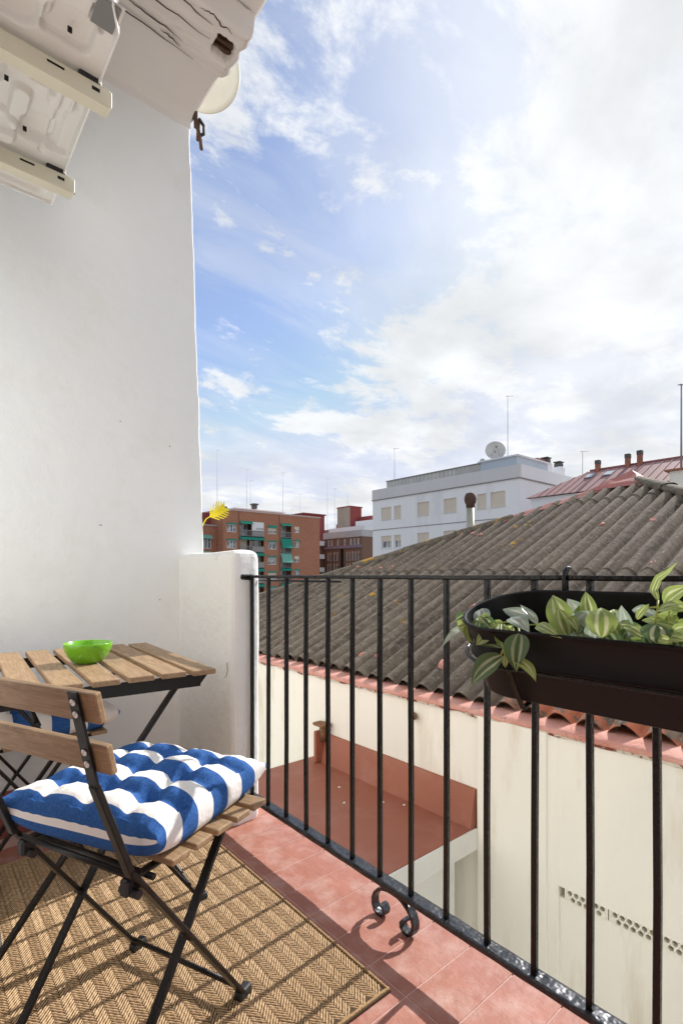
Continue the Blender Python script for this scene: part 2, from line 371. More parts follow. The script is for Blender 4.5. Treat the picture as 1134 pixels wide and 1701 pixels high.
def roof_mat():
    m = mat('weathered_fibre_cement', (0.1, 0.09, 0.08), 0.95, spec=0.2); N, L, b = nodes(m)
    tc = N.new('ShaderNodeTexCoord'); ob = tc.outputs['Object']
    st = N.new('ShaderNodeMapping'); st.inputs['Scale'].default_value = (0.35, 6, 0.35); L.new(ob, st.inputs[0])
    big = noise_node(N, L, ob, 0.7, 4); streak = noise_node(N, L, st.outputs[0], 3, 6, 0.65)
    sp = noise_node(N, L, ob, 42, 3, 0.6); sp2 = noise_node(N, L, ob, 16, 6, 0.7); lich = noise_node(N, L, ob, 3.2, 3, 0.5); lich2 = noise_node(N, L, ob, 17, 2)
    c = mixc(N, L, rng(N, L, streak, 0.3, 0.7), (0.062, 0.047, 0.035), (0.185, 0.150, 0.112))
    c = mixc(N, L, rng(N, L, sp2, 0.45, 0.70, 0, 0.65), c, (0.265, 0.225, 0.178))
    c = mixc(N, L, rng(N, L, sp, 0.62, 0.70, 0, 0.7), c, (0.42, 0.39, 0.33))
    c = mixc(N, L, rng(N, L, big, 0.5, 0.8, 0, 0.45), c, (0.09, 0.078, 0.065))
    lm = math_node(N, L, 'MULTIPLY', rng(N, L, lich, 0.66, 0.72), rng(N, L, lich2, 0.52, 0.58))
    c = mixc(N, L, lm, c, (0.42, 0.23, 0.03))
    oi = N.new('ShaderNodeObjectInfo'); rv = N.new('ShaderNodeVectorMath'); rv.operation = 'SCALE'; L.new(c, rv.inputs[0]); L.new(rng(N, L, oi.outputs['Random'], 0, 1, 0.82, 1.18), rv.inputs['Scale']); c = rv.outputs[0]
    # old red paint surviving near the front eave at the camera end
    sx = N.new('ShaderNodeSeparateXYZ'); L.new(ob, sx.inputs[0])
    near = math_node(N, L, 'MULTIPLY', rng(N, L, sx.outputs[0], 3.95, 3.45), rng(N, L, sx.outputs[1], 2.15, 1.7))
    paint = math_node(N, L, 'MULTIPLY', near, rng(N, L, noise_node(N, L, ob, 11, 6, 0.7), 0.44, 0.52))
    c = mixc(N, L, paint, c, (0.40, 0.13, 0.065))
    L.new(c, b.inputs['Base Color'])
    bn = N.new('ShaderNodeBump'); bn.inputs['Distance'].default_value = 0.006; L.new(sp2, bn.inputs['Height']); L.new(bn.outputs[0], b.inputs['Normal'])
    return m
M['roof'] = roof_mat()
def cap_mat():
    m = mat('lichened_hip_cap', (0.1, 0.09, 0.08), 0.95); N, L, b = nodes(m); tc = N.new('ShaderNodeTexCoord'); ob = tc.outputs['Object']
    c = mixc(N, L, rng(N, L, noise_node(N, L, ob, 12, 6, 0.7), 0.35, 0.7), (0.075, 0.06, 0.045), (0.22, 0.185, 0.13))
    c = mixc(N, L, rng(N, L, noise_node(N, L, ob, 4.5, 4, 0.6), 0.60, 0.66), c, (0.46, 0.25, 0.03))
    L.new(c, b.inputs['Base Color']); return m
M['hipcap'] = cap_mat()
def coping_mat():
    m = mat('coral_coping', (0.6, 0.27, 0.2), 0.8); N, L, b = nodes(m); tc = N.new('ShaderNodeTexCoord'); ob = tc.outputs['Object']
    sx = N.new('ShaderNodeSeparateXYZ'); L.new(ob, sx.inputs[0])
    c = mixc(N, L, rng(N, L, noise_node(N, L, ob, 5, 6), 0.35, 0.7), (0.55, 0.235, 0.175), (0.66, 0.36, 0.29))
    ck = N.new('ShaderNodeTexVoronoi'); ck.feature = 'DISTANCE_TO_EDGE'; ck.inputs['Scale'].default_value = 2.3
    wv = N.new('ShaderNodeVectorMath'); wv.operation = 'MULTIPLY_ADD'; nn = N.new('ShaderNodeTexNoise'); nn.inputs['Scale'].default_value = 9; L.new(ob, nn.inputs['Vector'])
    L.new(nn.outputs[1], wv.inputs[0]); wv.inputs[1].default_value = (0.25, 0.25, 0.25); L.new(ob, wv.inputs[2]); L.new(wv.outputs[0], ck.inputs['Vector'])
    c = mixc(N, L, rng(N, L, ck.outputs['Distance'], 0.005, 0.0), c, (0.16, 0.05, 0.03))
    L.new(c, b.inputs['Base Color'])
    bn = N.new('ShaderNodeBump'); bn.inputs['Distance'].default_value = 0.012; L.new(noise_node(N, L, ob, 22, 6), bn.inputs['Height']); L.new(bn.outputs[0], b.inputs['Normal']); return m
M['coping'] = coping_mat()
M['chipped'] = mat('chipped_edge', (0.66, 0.60, 0.48), 0.9, col2=(0.20, 0.05, 0.03), c2scale=9, c2lo=0.47, c2hi=0.55, bump=0.02, bscale=30)
def jute_mat():
    m = mat('jute', (0.5, 0.33, 0.16), 0.9, spec=0.2); N, L, b = nodes(m); tc = N.new('ShaderNodeTexCoord'); ob = tc.outputs['Object']
    c = mixc(N, L, rng(N, L, noise_node(N, L, ob, 130, 3), 0.3, 0.7), (0.45, 0.285, 0.15), (0.75, 0.545, 0.335))
    c = mixc(N, L, rng(N, L, noise_node(N, L, ob, 6, 4), 0.4, 0.75, 0, 0.4), c, (0.42, 0.26, 0.12))
    L.new(c, b.inputs['Base Color'])
    bn = N.new('ShaderNodeBump'); bn.inputs['Distance'].default_value = 0.003; L.new(noise_node(N, L, ob, 260, 3), bn.inputs['Height']); L.new(bn.outputs[0], b.inputs['Normal']); return m
M['jute'] = jute_mat()
M['jute_base'] = mat('jute_backing', (0.075, 0.045, 0.021), 0.95, var=0.2, vscale=60)
M['jute_edge'] = mat('jute_binding', (0.40, 0.26, 0.125), 0.9, var=0.3, vscale=110, bump=0.002, bscale=200)
def cushion_mat():
    m = mat('striped_cotton', (0.8, 0.8, 0.8), 0.85, spec=0.2); N, L, b = nodes(m); uv = N.new('ShaderNodeUVMap'); uv.uv_map = 'UVMap'
    sx = N.new('ShaderNodeSeparateXYZ'); L.new(uv.outputs[0], sx.inputs[0])
    tc = N.new('ShaderNodeTexCoord')
    w = math_node(N, L, 'FRACT', math_node(N, L, 'DIVIDE', sx.outputs[1], 0.104))
    blue = math_node(N, L, 'LESS_THAN', w, 0.5)
    cb = mixc(N, L, rng(N, L, noise_node(N, L, tc.outputs['Object'], 220, 3), 0.3, 0.8), (0.016, 0.076, 0.27), (0.046, 0.145, 0.40))
    L.new(mixc(N, L, blue, (0.80, 0.79, 0.77), cb), b.inputs['Base Color'])
    bn = N.new('ShaderNodeBump'); bn.inputs['Distance'].default_value = 0.004
    h = math_node(N, L, 'ADD', noise_node(N, L, tc.outputs['Object'], 28, 3), math_node(N, L, 'MULTIPLY', noise_node(N, L, tc.outputs['Object'], 500, 2), 0.06))
    L.new(h, bn.inputs['Height']); L.new(bn.outputs[0], b.inputs['Normal']); return m
M['cushion'] = cushion_mat()
def leaf_mat(name, green, green2, cream):
    m = mat(name, green, 0.38); N, L, b = nodes(m); uv = N.new('ShaderNodeUVMap'); uv.uv_map = 'UVMap'
    sx = N.new('ShaderNodeSeparateXYZ'); L.new(uv.outputs[0], sx.inputs[0]); tc = N.new('ShaderNodeTexCoord')
    n = noise_node(N, L, tc.outputs['Object'], 60, 3)
    u = math_node(N, L, 'ABSOLUTE', math_node(N, L, 'ADD', sx.outputs[0], math_node(N, L, 'MULTIPLY', math_node(N, L, 'SUBTRACT', n, 0.5), 0.12)))
    c = mixc(N, L, rng(N, L, u, 0.0, 1.0), green, green2)
    band = math_node(N, L, 'MULTIPLY', rng(N, L, u, 0.16, 0.22), rng(N, L, u, 0.50, 0.40))
    c = mixc(N, L, math_node(N, L, 'MULTIPLY', band, rng(N, L, noise_node(N, L, tc.outputs['Object'], 25, 2), 0.35, 0.65, 0.45, 0.95)), c, cream)
    L.new(c, b.inputs['Base Color'])
    # thin cloth leaves let some light through
    tr = N.new('ShaderNodeBsdfTranslucent'); L.new(c, tr.inputs[0]); ms = N.new('ShaderNodeMixShader'); ms.inputs[0].default_value = 0.38
    L.new(b.outputs[0], ms.inputs[1]); L.new(tr.outputs[0], ms.inputs[2]); L.new(ms.outputs[0], N['Material Output'].inputs[0]); return m
M['leaf'] = leaf_mat('variegated_leaf', (0.27, 0.38, 0.08), (0.37, 0.47, 0.14), (0.74, 0.75, 0.46))
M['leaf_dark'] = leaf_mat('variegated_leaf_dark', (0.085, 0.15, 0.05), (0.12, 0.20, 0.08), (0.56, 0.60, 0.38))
M['leaf_pale'] = leaf_mat('variegated_leaf_pale', (0.42, 0.48, 0.40), (0.30, 0.40, 0.30), (0.68, 0.70, 0.62))
M['stem'] = mat('yellow_green_stem', (0.36, 0.40, 0.08), 0.5)

# ================================================================== SETTING
def structure(o, label=None):
    o['kind'] = 'structure'
    if label: o['label'] = label
    return o
MB().box((-1500, -1500, -9.4), (1500, 1500, -9.0)).build('ground', M['ground'])['kind'] = 'structure'

# balcony floor: slab, grout bed and single tiles
floor = structure(MB().box((-0.05, -1.6, -0.20), (1.125, 2.25, -0.012)).build('balcony_floor', M['annex_white']))
MB().box((-0.03, -1.6, -0.0115), (1.118, 2.25, -0.0010)).build('grout_bed', M['grout'], floor)
TY, TX = 0.1228, 0.255
tile_me = None
xr = [(0.8765, 1.130), (0.622, 0.8735), (0.367, 0.619), (0.112, 0.364), (-0.03, 0.109)]
for xi, (x0, x1) in enumerate(xr):
    for k in range(-9, 14):
        y0 = 0.680 + k * TY; y1 = y0 + TY - 0.0028
        if y0 < -0.55 or y1 > 2.26: continue
        if xi >= 2 and 0.95 < y0 and y1 < 1.9: continue            # under the rug, nothing of them shows
        dz = random.uniform(0.0, 0.0007)
        b = MB().box((x0, y0, -0.012), (x1, y1, dz), 0.0009)
        b.build('tile', M['tile'], floor)

# house facade the balcony hangs on (the camera stands just in front of its door)
fac = thing('house_facade', 'white plastered house wall carrying the balcony and the air conditioner', 'house', (-0.03, 0, -9))
MB().box((-0.35, 1.18, -9), (-0.03, 9, 6.0)).build('wall', M['plaster'], fac)
MB().box((-0.351, -6, -9), (-0.031, -1.0, 6.0)).build('wall', M['plaster'], fac)
MB().box((-0.352, -1.0, 2.2), (-0.032, 1.18, 6.0)).build('wall', M['plaster'], fac)
MB().box((-0.353, -1.0, -9), (-0.033, 1.18, -0.01)).build('wall', M['plaster'], fac)
# the room behind the open balcony door
MB().box((-3.6, -2.4, -0.06), (-0.03, 2.2, -0.0125)).build('room_floor', M['grout'], fac)
MB().box((-3.7, -2.5, -0.1), (-3.6, 2.3, 2.6)).build('room_wall', M['plaster'], fac)
MB().box((-3.6, 2.2, -0.1), (-0.355, 2.3, 2.6)).build('room_wall', M['plaster'], fac)
MB().box((-3.6, -2.5, -0.1), (-0.356, -2.4, 2.6)).build('room_wall', M['plaster'], fac)
MB().box((-3.6, -2.4, 2.55), (-0.357, 2.2, 2.65)).build('room_ceiling', M['plaster'], fac)
b = MB(); b.box((-0.20, -1.0, -0.01), (-0.13, -0.94, 2.2)); b.box((-0.20, 1.12, -0.01), (-0.13, 1.18, 2.2)); b.box((-0.20, -0.94, 2.14), (-0.13, 1.12, 2.2)); b.build('door_frame', M['frame_w'], fac)

# end wall of the balcony
def end_edge(z): return 1.073 + (1.0 - 1.073) * max(0, min(1, (z - 1.075) / 1.985)) + 0.005 * noise.noise(Vector((z * 6, 3, 1))) + 0.003 * noise.noise(Vector((z * 21, 7, 1)))
def wall_y(x, z): return 2.26 + 0.006 * noise.noise(Vector((x * 2.2, z * 1.6, 5))) + 0.0015 * noise.noise(Vector((x * 9, z * 9, 2)))
ew = MB()
def ewf(u, v):
    z = -0.01 + v * 3.2; x = -0.031 + (end_edge(z) - 0.006 + 0.031) * u
    return (x, wall_y(x, z), z)
ew.grid(ewf, 50, 110)
def ewe(u, v):
    z = -0.01 + v * 3.2; e = end_edge(z)
    if u < 0.2: return (e - 0.006, wall_y(e, z), z)
    if u < 0.5: return (e, wall_y(e, z) + 0.008, z)
    return (e + 0.004 * noise.noise(Vector((z * 4, u, 9))), 2.27 + 0.16 * (u - 0.4) / 0.6, z)
ew.grid(ewe, 5, 110)
ew.box((-0.03, 2.36, -0.01), (0.99, 2.43, 3.15))
end_wall = tag(ew.build('balcony_end_wall', M['plaster']), 'tall white plastered wall closing the end of the balcony behind the table', 'wall')
sk = MB().box((-0.02, 2.236, 0.0), (0.955, 2.262, 0.165), 0.004); sk.build('skirting', M['skirting'], end_wall)

for i, (x, z, w, h) in enumerate(((0.512, 2.50, 0.006, 0.006), (0.612, 1.177, 0.010, 0.003), (0.905, 1.55, 0.004, 0.005), (0.69, 1.62, 0.004, 0.003), (0.86, 0.86, 0.004, 0.004), (0.86, 0.52, 0.005, 0.004))):
    b = MB().box((x - w / 2, wall_y(x, z) - 0.0015, z - h / 2), (x + w / 2, wall_y(x, z) + 0.002, z + h / 2)); b.rough(0.002, 200, i); b.build('plaster_nick', M['rust'], end_wall)

# low parapet stub that the railing ends on
st = MB().box((0.95, 1.765, -0.01), (1.078, 2.40, 1.063), 0.028, segs=3)
st.subdiv(5); st.rough(0.006, 7, 3); st.rough(0.003, 22, 8)
stub = tag(st.build('parapet_wall', M['plaster_rough'], smooth=True), 'waist-high white rough plastered parapet end with rounded top corner', 'wall')
# sooty crack on the inner face
MB().tube([(0.9475, 1.80, 0.63), (0.947, 1.795, 0.60), (0.947, 1.805, 0.575), (0.9475, 1.825, 0.568)], 0.0015, 5).build('crack', M['rust'], stub)

# roof overhang above the balcony with its timber beam
ov = thing('roof_overhang', 'pale painted soffit slab of the roof overhang above the balcony', 'roof overhang', (0.5, 1.0, 3.09))
def edge_x(y): return 1.005 + 0.006 * noise.noise(Vector((y * 5, 1, 1))) + 0.003 * noise.noise(Vector((y * 17, 4, 1)))
so = MB()
so.grid(lambda u, v: (-0.03 + (edge_x(-3 + v * 5.5) + 0.03) * u, -3 + v * 5.5, 3.092 + 0.004 * noise.noise(Vector((u * 3, v * 14, 2)))), 12, 110)
so.grid(lambda u, v: (edge_x(-3 + v * 5.5) + 0.01 * u, -3 + v * 5.5, 3.092 + 0.16 * u), 3, 110)
so.box((-0.03, -3, 3.16), (0.99, 2.5, 3.25))
so.build('slab', M['soffit'], ov)
MB().box((-0.35, -3.2, 3.26), (1.10, 2.7, 3.34), 0.01).build('eave_boards', M['soffit'], ov)
bm_ = MB()
def beamf(u, v):
    x = -0.03 + 1.035 * u; y = 1.685 + 0.265 * v
    e = min(v, 1 - v); z = 3.0 + 0.014 * (v - 0.3) + 0.09 * max(0, 1 - e / 0.10) ** 2.2
    z += 0.006 * noise.noise(Vector((x * 5, y * 16, 2))) + 0.0035 * noise.noise(Vector((x * 16, y * 60, 4)))
    if x > 0.97: z += 0.05 * ((x - 0.97) / 0.035) ** 2 * 0.4
    d = rr_(x, y, 0.938 + 0.012 * noise.noise(Vector((y * 40, 1, 1))), 1.802 + 0.010 * noise.noise(Vector((x * 45, 3, 1))), 0.040, 0.038, 0.012)
    z += 0.055 * sst(d, 0.010)
    return (x + 0.012 * noise.noise(Vector((y * 26, 3, 9))) * (u > 0.97) , y, min(z, 3.094))
bm_.grid(beamf, 240, 90)
bm_.grid(lambda u, v: (lambda p: (p[0] - 0.004 * u, p[1], p[2] + (3.098 - p[2]) * u))(beamf(1.0, v)), 3, 90)
beam = bm_.build('beam', M['beam'], ov); beam['label'] = 'cracked white painted timber beam with a rotten hole at its end'
cv = MB()
def cove(u, v):
    x = -0.03 + (1.0 + 0.03) * u; prof = [(1.930, 3.03), (1.965, 3.062), (2.02, 3.080), (2.10, 3.086), (2.18, 3.086), (2.225, 3.078), (2.25, 3.058), (2.257, 3.03)]
    t = v * 7; i = min(int(t), 6); f = t - i
    return (x + 0.004 * noise.noise(Vector((v * 9, 2, 1))), prof[i][0] * (1 - f) + prof[i + 1][0] * f, prof[i][1] * (1 - f) + prof[i + 1][1] * f + 0.003 * noise.noise(Vector((x * 4, v * 5, 3))))
cv.grid(cove, 40, 28); cv.build('cove', M['soffit'], ov)
ro = MB()
for k in range(5):
    y = 1.772 + k * 0.016
    ro.box((0.895, y - 0.008, 3.030 + 0.010 * (k % 2)), (0.98, y + 0.004, 3.09), 0.003)
ro.subdiv(2); ro.rough(0.008, 30, 1)
ro.build('rotten_core', M['rot'], beam)
for (x0, x1, y, amp) in ((0.30, 0.86, 1.90, 0.006), (0.55, 0.80, 1.86, 0.008), (0.30, 0.875, 1.79, 0.010), (0.55, 0.86, 1.735, 0.012), (0.80, 0.93, 1.715, 0.014), (0.72, 0.80, 1.885, 0.01), (0.60, 0.74, 1.712, 0.01)):
    n = 14
    pts = [(x0 + (x1 - x0) * i / n, y + amp * noise.noise(Vector((i * 0.6, y * 40, 0))) + (0.012 * (i / n) ** 2), 2.9975 + 0.007 * noise.noise(Vector(((x0 + (x1 - x0) * i / n) * 9 + 2, 2, 1)))) for i in range(n + 1)]
    MB().tube(pts, [0.0006 + 0.0022 * math.sin(math.pi * i / n) for i in range(n + 1)], 4).build('crack', M['crack'], beam)

# ================================================================== NEIGHBOUR HOUSE
AP = Vector((8.5, 3.1, 2.41)); EX, EZ, S_ = 3.2, 0.035, 0.449
EY0, EY1 = AP.y - 5.3, AP.y + 5.3
nh = thing('neighbour_house', 'cream neighbour house with a weathered corrugated pyramid roof across the light well', 'house', (6, 3.1, -9))
fw = MB()
fw.box((3.10, 2.12, -9), (3.40, EY1, 0.0))
fw.box((3.072, 1.625, -9), (3.399, 2.14, -0.001), 0.006)
fw.box((3.086, 1.552, -9), (3.398, 1.635, -0.002), 0.004)
fw.box((3.087, EY0, -0.962), (3.397, 1.56, -0.003))
fw.box((3.103, EY0, -9), (3.396, 1.56, -1.034))
fw.box((3.200, EY0, -1.04), (3.395, 1.56, -0.96))
fwo = fw.build('wall', M['cream_wall'], nh)
MB().box((3.41, EY0, -9), (13.7, EY1, -0.2)).build('house_body', M['cream_wall'], nh)
# vent blocks: pierced clay plates under the lintel
def vent_plate(n=6, pitch=0.0385, rowh=0.0345, rad=0.0150):
    b = MB(); rows = 2
    W = n * pitch; 
    for r in range(rows):
        off = 0.0 if r == 0 else pitch / 2
        cnt = n if r == 0 else n - 1
        z0 = -rowh * (r + 1) ; zc = z0 + rowh / 2
        for i in range(cnt):
            yc = pitch * (i + 0.5) + off; sg = 16
            outer = []; inner = []; deep = []
            for k in range(sg):
                a = 2 * math.pi * k / sg; c, s = math.cos(a), math.sin(a)
                q = 1 / max(abs(c) / (pitch / 2), abs(s) / (rowh / 2))
                outer.append(b.bm.verts.new((0, yc + c * q, zc + s * q))); inner.append(b.bm.verts.new((0.0, yc + c * rad, zc + s * rad))); deep.append(b.bm.verts.new((0.05, yc + c * rad, zc + s * rad)))
            for k in range(sg):
                j = (k + 1) % sg
                b.bm.faces.new((outer[k], outer[j], inner[j], inner[k])); b.bm.faces.new((inner[k], inner[j], deep[j], deep[k]))
        if r == 1:
            for ya, yb in ((0, pitch / 2), (W - pitch / 2, W)):
                b.poly([(0, ya, z0), (0, yb, z0), (0, yb, z0 + rowh), (0, ya, z0 + rowh)])
    b.box((-0.001, -0.012, -rowh * 2), (0.05, -0.0005, 0)); b.box((-0.001, W + 0.0005, -rowh * 2), (0.05, W + 0.012, 0))
    return b
vb0 = None
for i in range(8):
    y = 1.272 - i * 0.262
    if vb0 is None:
        v = vent_plate().build('vent_block', M['vent'], fwo); vb0 = v
    else:
        v = vb0.copy(); COL.objects.link(v)
    v.location = Vector((3.0905, y, -0.9625))
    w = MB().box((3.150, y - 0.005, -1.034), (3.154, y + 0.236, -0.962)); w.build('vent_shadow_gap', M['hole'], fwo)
# coping
cp = MB()
NC = 420
def copf(u, v):
    y = EY0 + (EY1 - EY0) * v
    n1 = noise.noise(Vector((y * 3, u * 2, 1))); n2 = noise.noise(Vector((y * 14, u * 3, 6)))
    prof = [(3.27, 0.030), (3.18, 0.032), (3.085, 0.016), (3.064, 0.004), (3.062, -0.018), (3.075, -0.022)]
    t = u * (len(prof) - 1); i = min(int(t), len(prof) - 2); f = t - i
    x = prof[i][0] * (1 - f) + prof[i + 1][0] * f; z = prof[i][1] * (1 - f) + prof[i + 1][1] * f
    k = 0 if u < 0.1 else 1
    if v > 0.995 or v < 0.005: k = 0
    return (x + k * (0.005 * n1 + 0.003 * n2), y, z + k * (0.004 * n1 + 0.003 * n2) - (0.012 * max(0, n2) if u > 0.7 else 0))
cp.grid(copf, 8, NC)
cp.build('coping', M['coping'], nh)
ce = MB()
ce.grid(lambda u, v: (3.078 - 0.012 * (1 - u) + 0.006 * noise.noise(Vector((v * 90, u, 3))) if True else 0, EY0 + (EY1 - EY0) * v, -0.014 - u * (0.026 + 0.022 * noise.noise(Vector((v * 60, 5, 1))))), 3, NC)
ce.build('chipped_edge', M['chipped'], nh)
# round rusty pipe stub through the wall
MB().lathe([(0.030, 0), (0.033, 0.03), (0.028, 0.031), (0.026, 0.0)], (3.085, 2.735, -0.155), 18, (-1, 0, 0.0)).build('pipe_stub', M['rust'], nh)

# roof deck and corrugated sheets
roof = MB()
dz = 0.05
for a, b_ in (((EX, EY0), (EX, EY1)), ((EX, EY1), (13.8, EY1)), ((13.8, EY1), (13.8, EY0)), ((13.8, EY0), (EX, EY0))):
    roof.poly([(a[0], a[1], EZ - dz), (b_[0], b_[1], EZ - dz), (AP.x, AP.y, AP.z - dz)])
roof_o = roof.build('roof', M['roof'], nh)
PITCH, AMP = 0.19, 0.044
def hipx(y): return EX + 5.3 - abs(y - AP.y)
def roofz(x): return EZ + S_ * (x - EX)
rows = [(EX - 0.01, 5.42), (5.28, 7.72), (7.58, 8.6)]
SPC = 12
cols = int(round((EY1 - EY0) / (PITCH * 6)))
y_start = EY0
nrm = Vector((-S_, 0, 1)).normalized()
for ri, (xa, xb) in enumerate(rows):
    for ci in range(cols + 1):
        ya = y_start + ci * PITCH * 6; yb = min(ya + PITCH * 6.5, EY1 + PITCH)
        sag = random.uniform(-0.002, 0.002); slip = random.uniform(-0.02, 0.02)
        n = int(round((yb - ya) / PITCH * SPC)); b = MB(); prev = None; made = False
        lift0 = 0.012 + 0.004 * (ci % 2)
        for i in range(n + 1):
            y = ya + (yb - ya) * i / n; hx = hipx(y) - 0.03
            x0, x1 = xa + slip, min(xb, hx)
            if x1 - x0 < 0.08: prev = None; continue
            wv = AMP * (2 * abs(math.cos(math.pi * (y - y_start) / PITCH)) ** 0.85 - 1)
            col_ = []
            m_ = 6
            for k in range(m_ + 1):
                x = x0 + (x1 - x0) * k / m_
                lap = 0.007 * (1 - min(1, (x - x0) / 0.9)) if ri else 0.0
                p = Vector((x, y, roofz(x) + 0.02)) + nrm * (wv + lap + sag + lift0 * 0.3)
                col_.append(b.bm.verts.new(p))
            lip = (b.bm.verts.new(col_[0].co), b.bm.verts.new(col_[0].co - nrm * 0.007 + Vector((0.003, 0, 0))))
            if prev:
                for k in range(len(col_) - 1):
                    f = b.bm.faces.new((prev[k], col_[k], col_[k + 1], prev[k + 1])); f.smooth = True
                b.bm.faces.new((plip[0], lip[0], lip[1], plip[1]))
                made = True
            prev = col_; plip = lip
        if made: b.build('corrugated_sheet', M['roof'], roof_o)
        else: b.bm.free()
# salmon mortar dabs over the fixings, on crests near the laps
for ri, xl in enumerate((3.42, 4.35, 5.38, 6.5, 7.68)):
    for k in range(int((EY1 - EY0) / PITCH)):
        y = y_start + k * PITCH
        if not (0.7 < y < 8.0) or random.random() > (0.30 if ri in (0, 2) else 0.10): continue
        x = xl + random.uniform(-0.05, 0.05)
        if x > hipx(y) - 0.2: continue
        s_ = random.uniform(0.45, 0.95)
        b = MB(); b.lathe([(0.045 * s_, -0.006), (0.040 * s_, 0.006), (0.018 * s_, 0.016), (0.001, 0.018)], (0, 0, 0), 9); 
        for v in b.bm.verts: v.co.x *= 1.7
        b.rough(0.022, 45, k)
        me_o = b.build('fixing_dab', M['fix'], roof_o)
        me_o.location = Vector((x, y, roofz(x) + 0.02 + AMP * 0.97 + 0.002)); me_o.rotation_euler = (0, -math.atan(S_), random.uniform(-0.5, 0.5))
# hip caps: half-round lengths lapping each other
def hip_run(p_low, p_top, n, m, r=0.085):
    p_low, p_top = Vector(p_low), Vector(p_top)
    ax = (p_top - p_low).normalized(); sx = ax.cross(Vector((0, 0, 1))).normalized(); up = sx.cross(ax)
    for i in range(n):
        a = p_low + (p_top - p_low) * (i / n); b_ = p_low + (p_top - p_low) * ((i + 1.08) / n)
        b = MB(); jit = random.uniform(-0.008, 0.008); rr = r * random.uniform(0.95, 1.06)
        def f(u, v, a=a, b_=b_, rr=rr, jit=jit):
            an = math.pi * (u - 0.5) * 1.35; p = a.lerp(b_, v); k = rr * (1.07 - 0.12 * v)
            return p + sx * (math.sin(an) * k * 1.35) + up * (math.cos(an) * k * 0.75 + jit + 0.012 * (1 - v))
        b.grid(f, 10, 6); b.rough(0.006, 9, i)
        b.build('hip_cap', m, roof_o)
P_ = lambda t, sgn: Vector((AP.x - 5.3 * (1 - t), AP.y + sgn * 5.3 * (1 - t), roofz(AP.x - 5.3 * (1 - t)) + 0.030))
hip_run(P_(0.0, 1), P_(0.75, 1), 7, M['hipcap'])
hip_run(P_(0.0, -1), P_(0.975, -1), 9, M['hipcap'])
# red flashing near the apex
fl = MB()
def flf(u, v):
    p = P_(0.73 + 0.28 * v, 1); ax = (P_(1, 1) - P_(0, 1)).normalized(); sx = ax.cross(Vector((0, 0, 1))).normalized()
    w = 0.15 + 0.03 * noise.noise(Vector((v * 6, 1, 3)))
    a = (u - 0.5) * 2
    return p + sx * a * w + Vector((0, 0, 0.035 - 0.07 * abs(a) + 0.015 * noise.noise(Vector((u * 4, v * 9, 2)))))
fl.grid(flf, 8, 24)
fl.build('flashing', M['flashing'], roof_o)
af = MB()
top = AP + Vector((0.0, 0, 0.17))
ring = [AP + Vector((-0.50, 0.50, -0.14)), AP + Vector((-0.42, -0.26, -0.14)), AP + Vector((0.3, -0.4, -0.16)), AP + Vector((0.5, 0.4, -0.2))]
for i in range(4): af.poly([ring[i], ring[(i + 1) % 4], top])
af.subdiv(3); af.rough(0.03, 5, 4)
af.build('apex_flashing', M['flashing'], roof_o)

# flue pipe beyond the hip
fx, fy = 9.1, 6.5
flu = thing('flue_pipe', 'galvanised flue pipe with rusty round cap behind the corrugated roof', 'chimney', (fx, fy, 0.9))
MB().lathe([(0.082, 0.9), (0.082, 2.40)], (fx, fy, 0), 20).build('pipe', M['flue'], flu)
MB().lathe([(0.088, 2.39), (0.092, 2.47), (0.115, 2.50), (0.127, 2.57), (0.118, 2.64), (0.085, 2.70), (0.001, 2.72)], (fx, fy, 0), 20).build('cap', M['flue_cap'], flu)

# low annex in the light well
an = thing('annex', 'low annex with a flat red painted roof in the light well', 'annex', (2.0, 3.1, -9))
MB().box((0.4, 2.156, -0.90), (3.098, 4.04, -0.822), 0.004).build('flat_roof', M['annex_red'], an)
MB().box((0.4, 2.138, -0.975), (3.097, 2.154, -0.824), 0.004).build('fascia', M['annex_white'], an)
MB().box((0.4, 2.225, -9), (2.93, 4.0, -0.905)).build('wall', M['annex_white'], an)
MB().box((2.931, 2.42, -9), (3.098, 4.0, -0.906)).build('wall', M['annex_white'], an)
up_ = MB(); up_.prism([(3.099, 2.158, -0.821), (3.02, 2.158, -0.821), (3.075, 2.158, -0.56), (3.099, 2.158, -0.556)], (0, 1.70, 0)); up_.build('upstand', M['annex_red'], an)
MB().box((2.96, 3.86, -0.82), (3.098, 3.90, -0.52), 0.008).build('upstand_end', M['annex_red'], an)
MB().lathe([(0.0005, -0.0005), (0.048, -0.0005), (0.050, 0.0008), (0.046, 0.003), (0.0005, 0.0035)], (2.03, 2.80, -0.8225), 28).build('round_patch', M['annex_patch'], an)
rp = MB(); rp.tube([(3.05, 3.86, -0.62), (3.04, 3.85, -0.47)], 0.04, 10); rp.box((2.97, 3.78, -0.475), (3.09, 3.94, -0.45), 0.01); rp.rough(0.012, 20, 2)
rp.build('rusty_drain', M['rust'], an)
for (x, y) in ((2.78, 3.3), (2.86, 2.86), (2.95, 2.72), (2.62, 3.05)):
    MB().lathe([(0.012, 0), (0.008, 0.006), (0.001, 0.008)], (x, y, -0.8215), 8).build('mortar_speck', M['annex_white'], an)

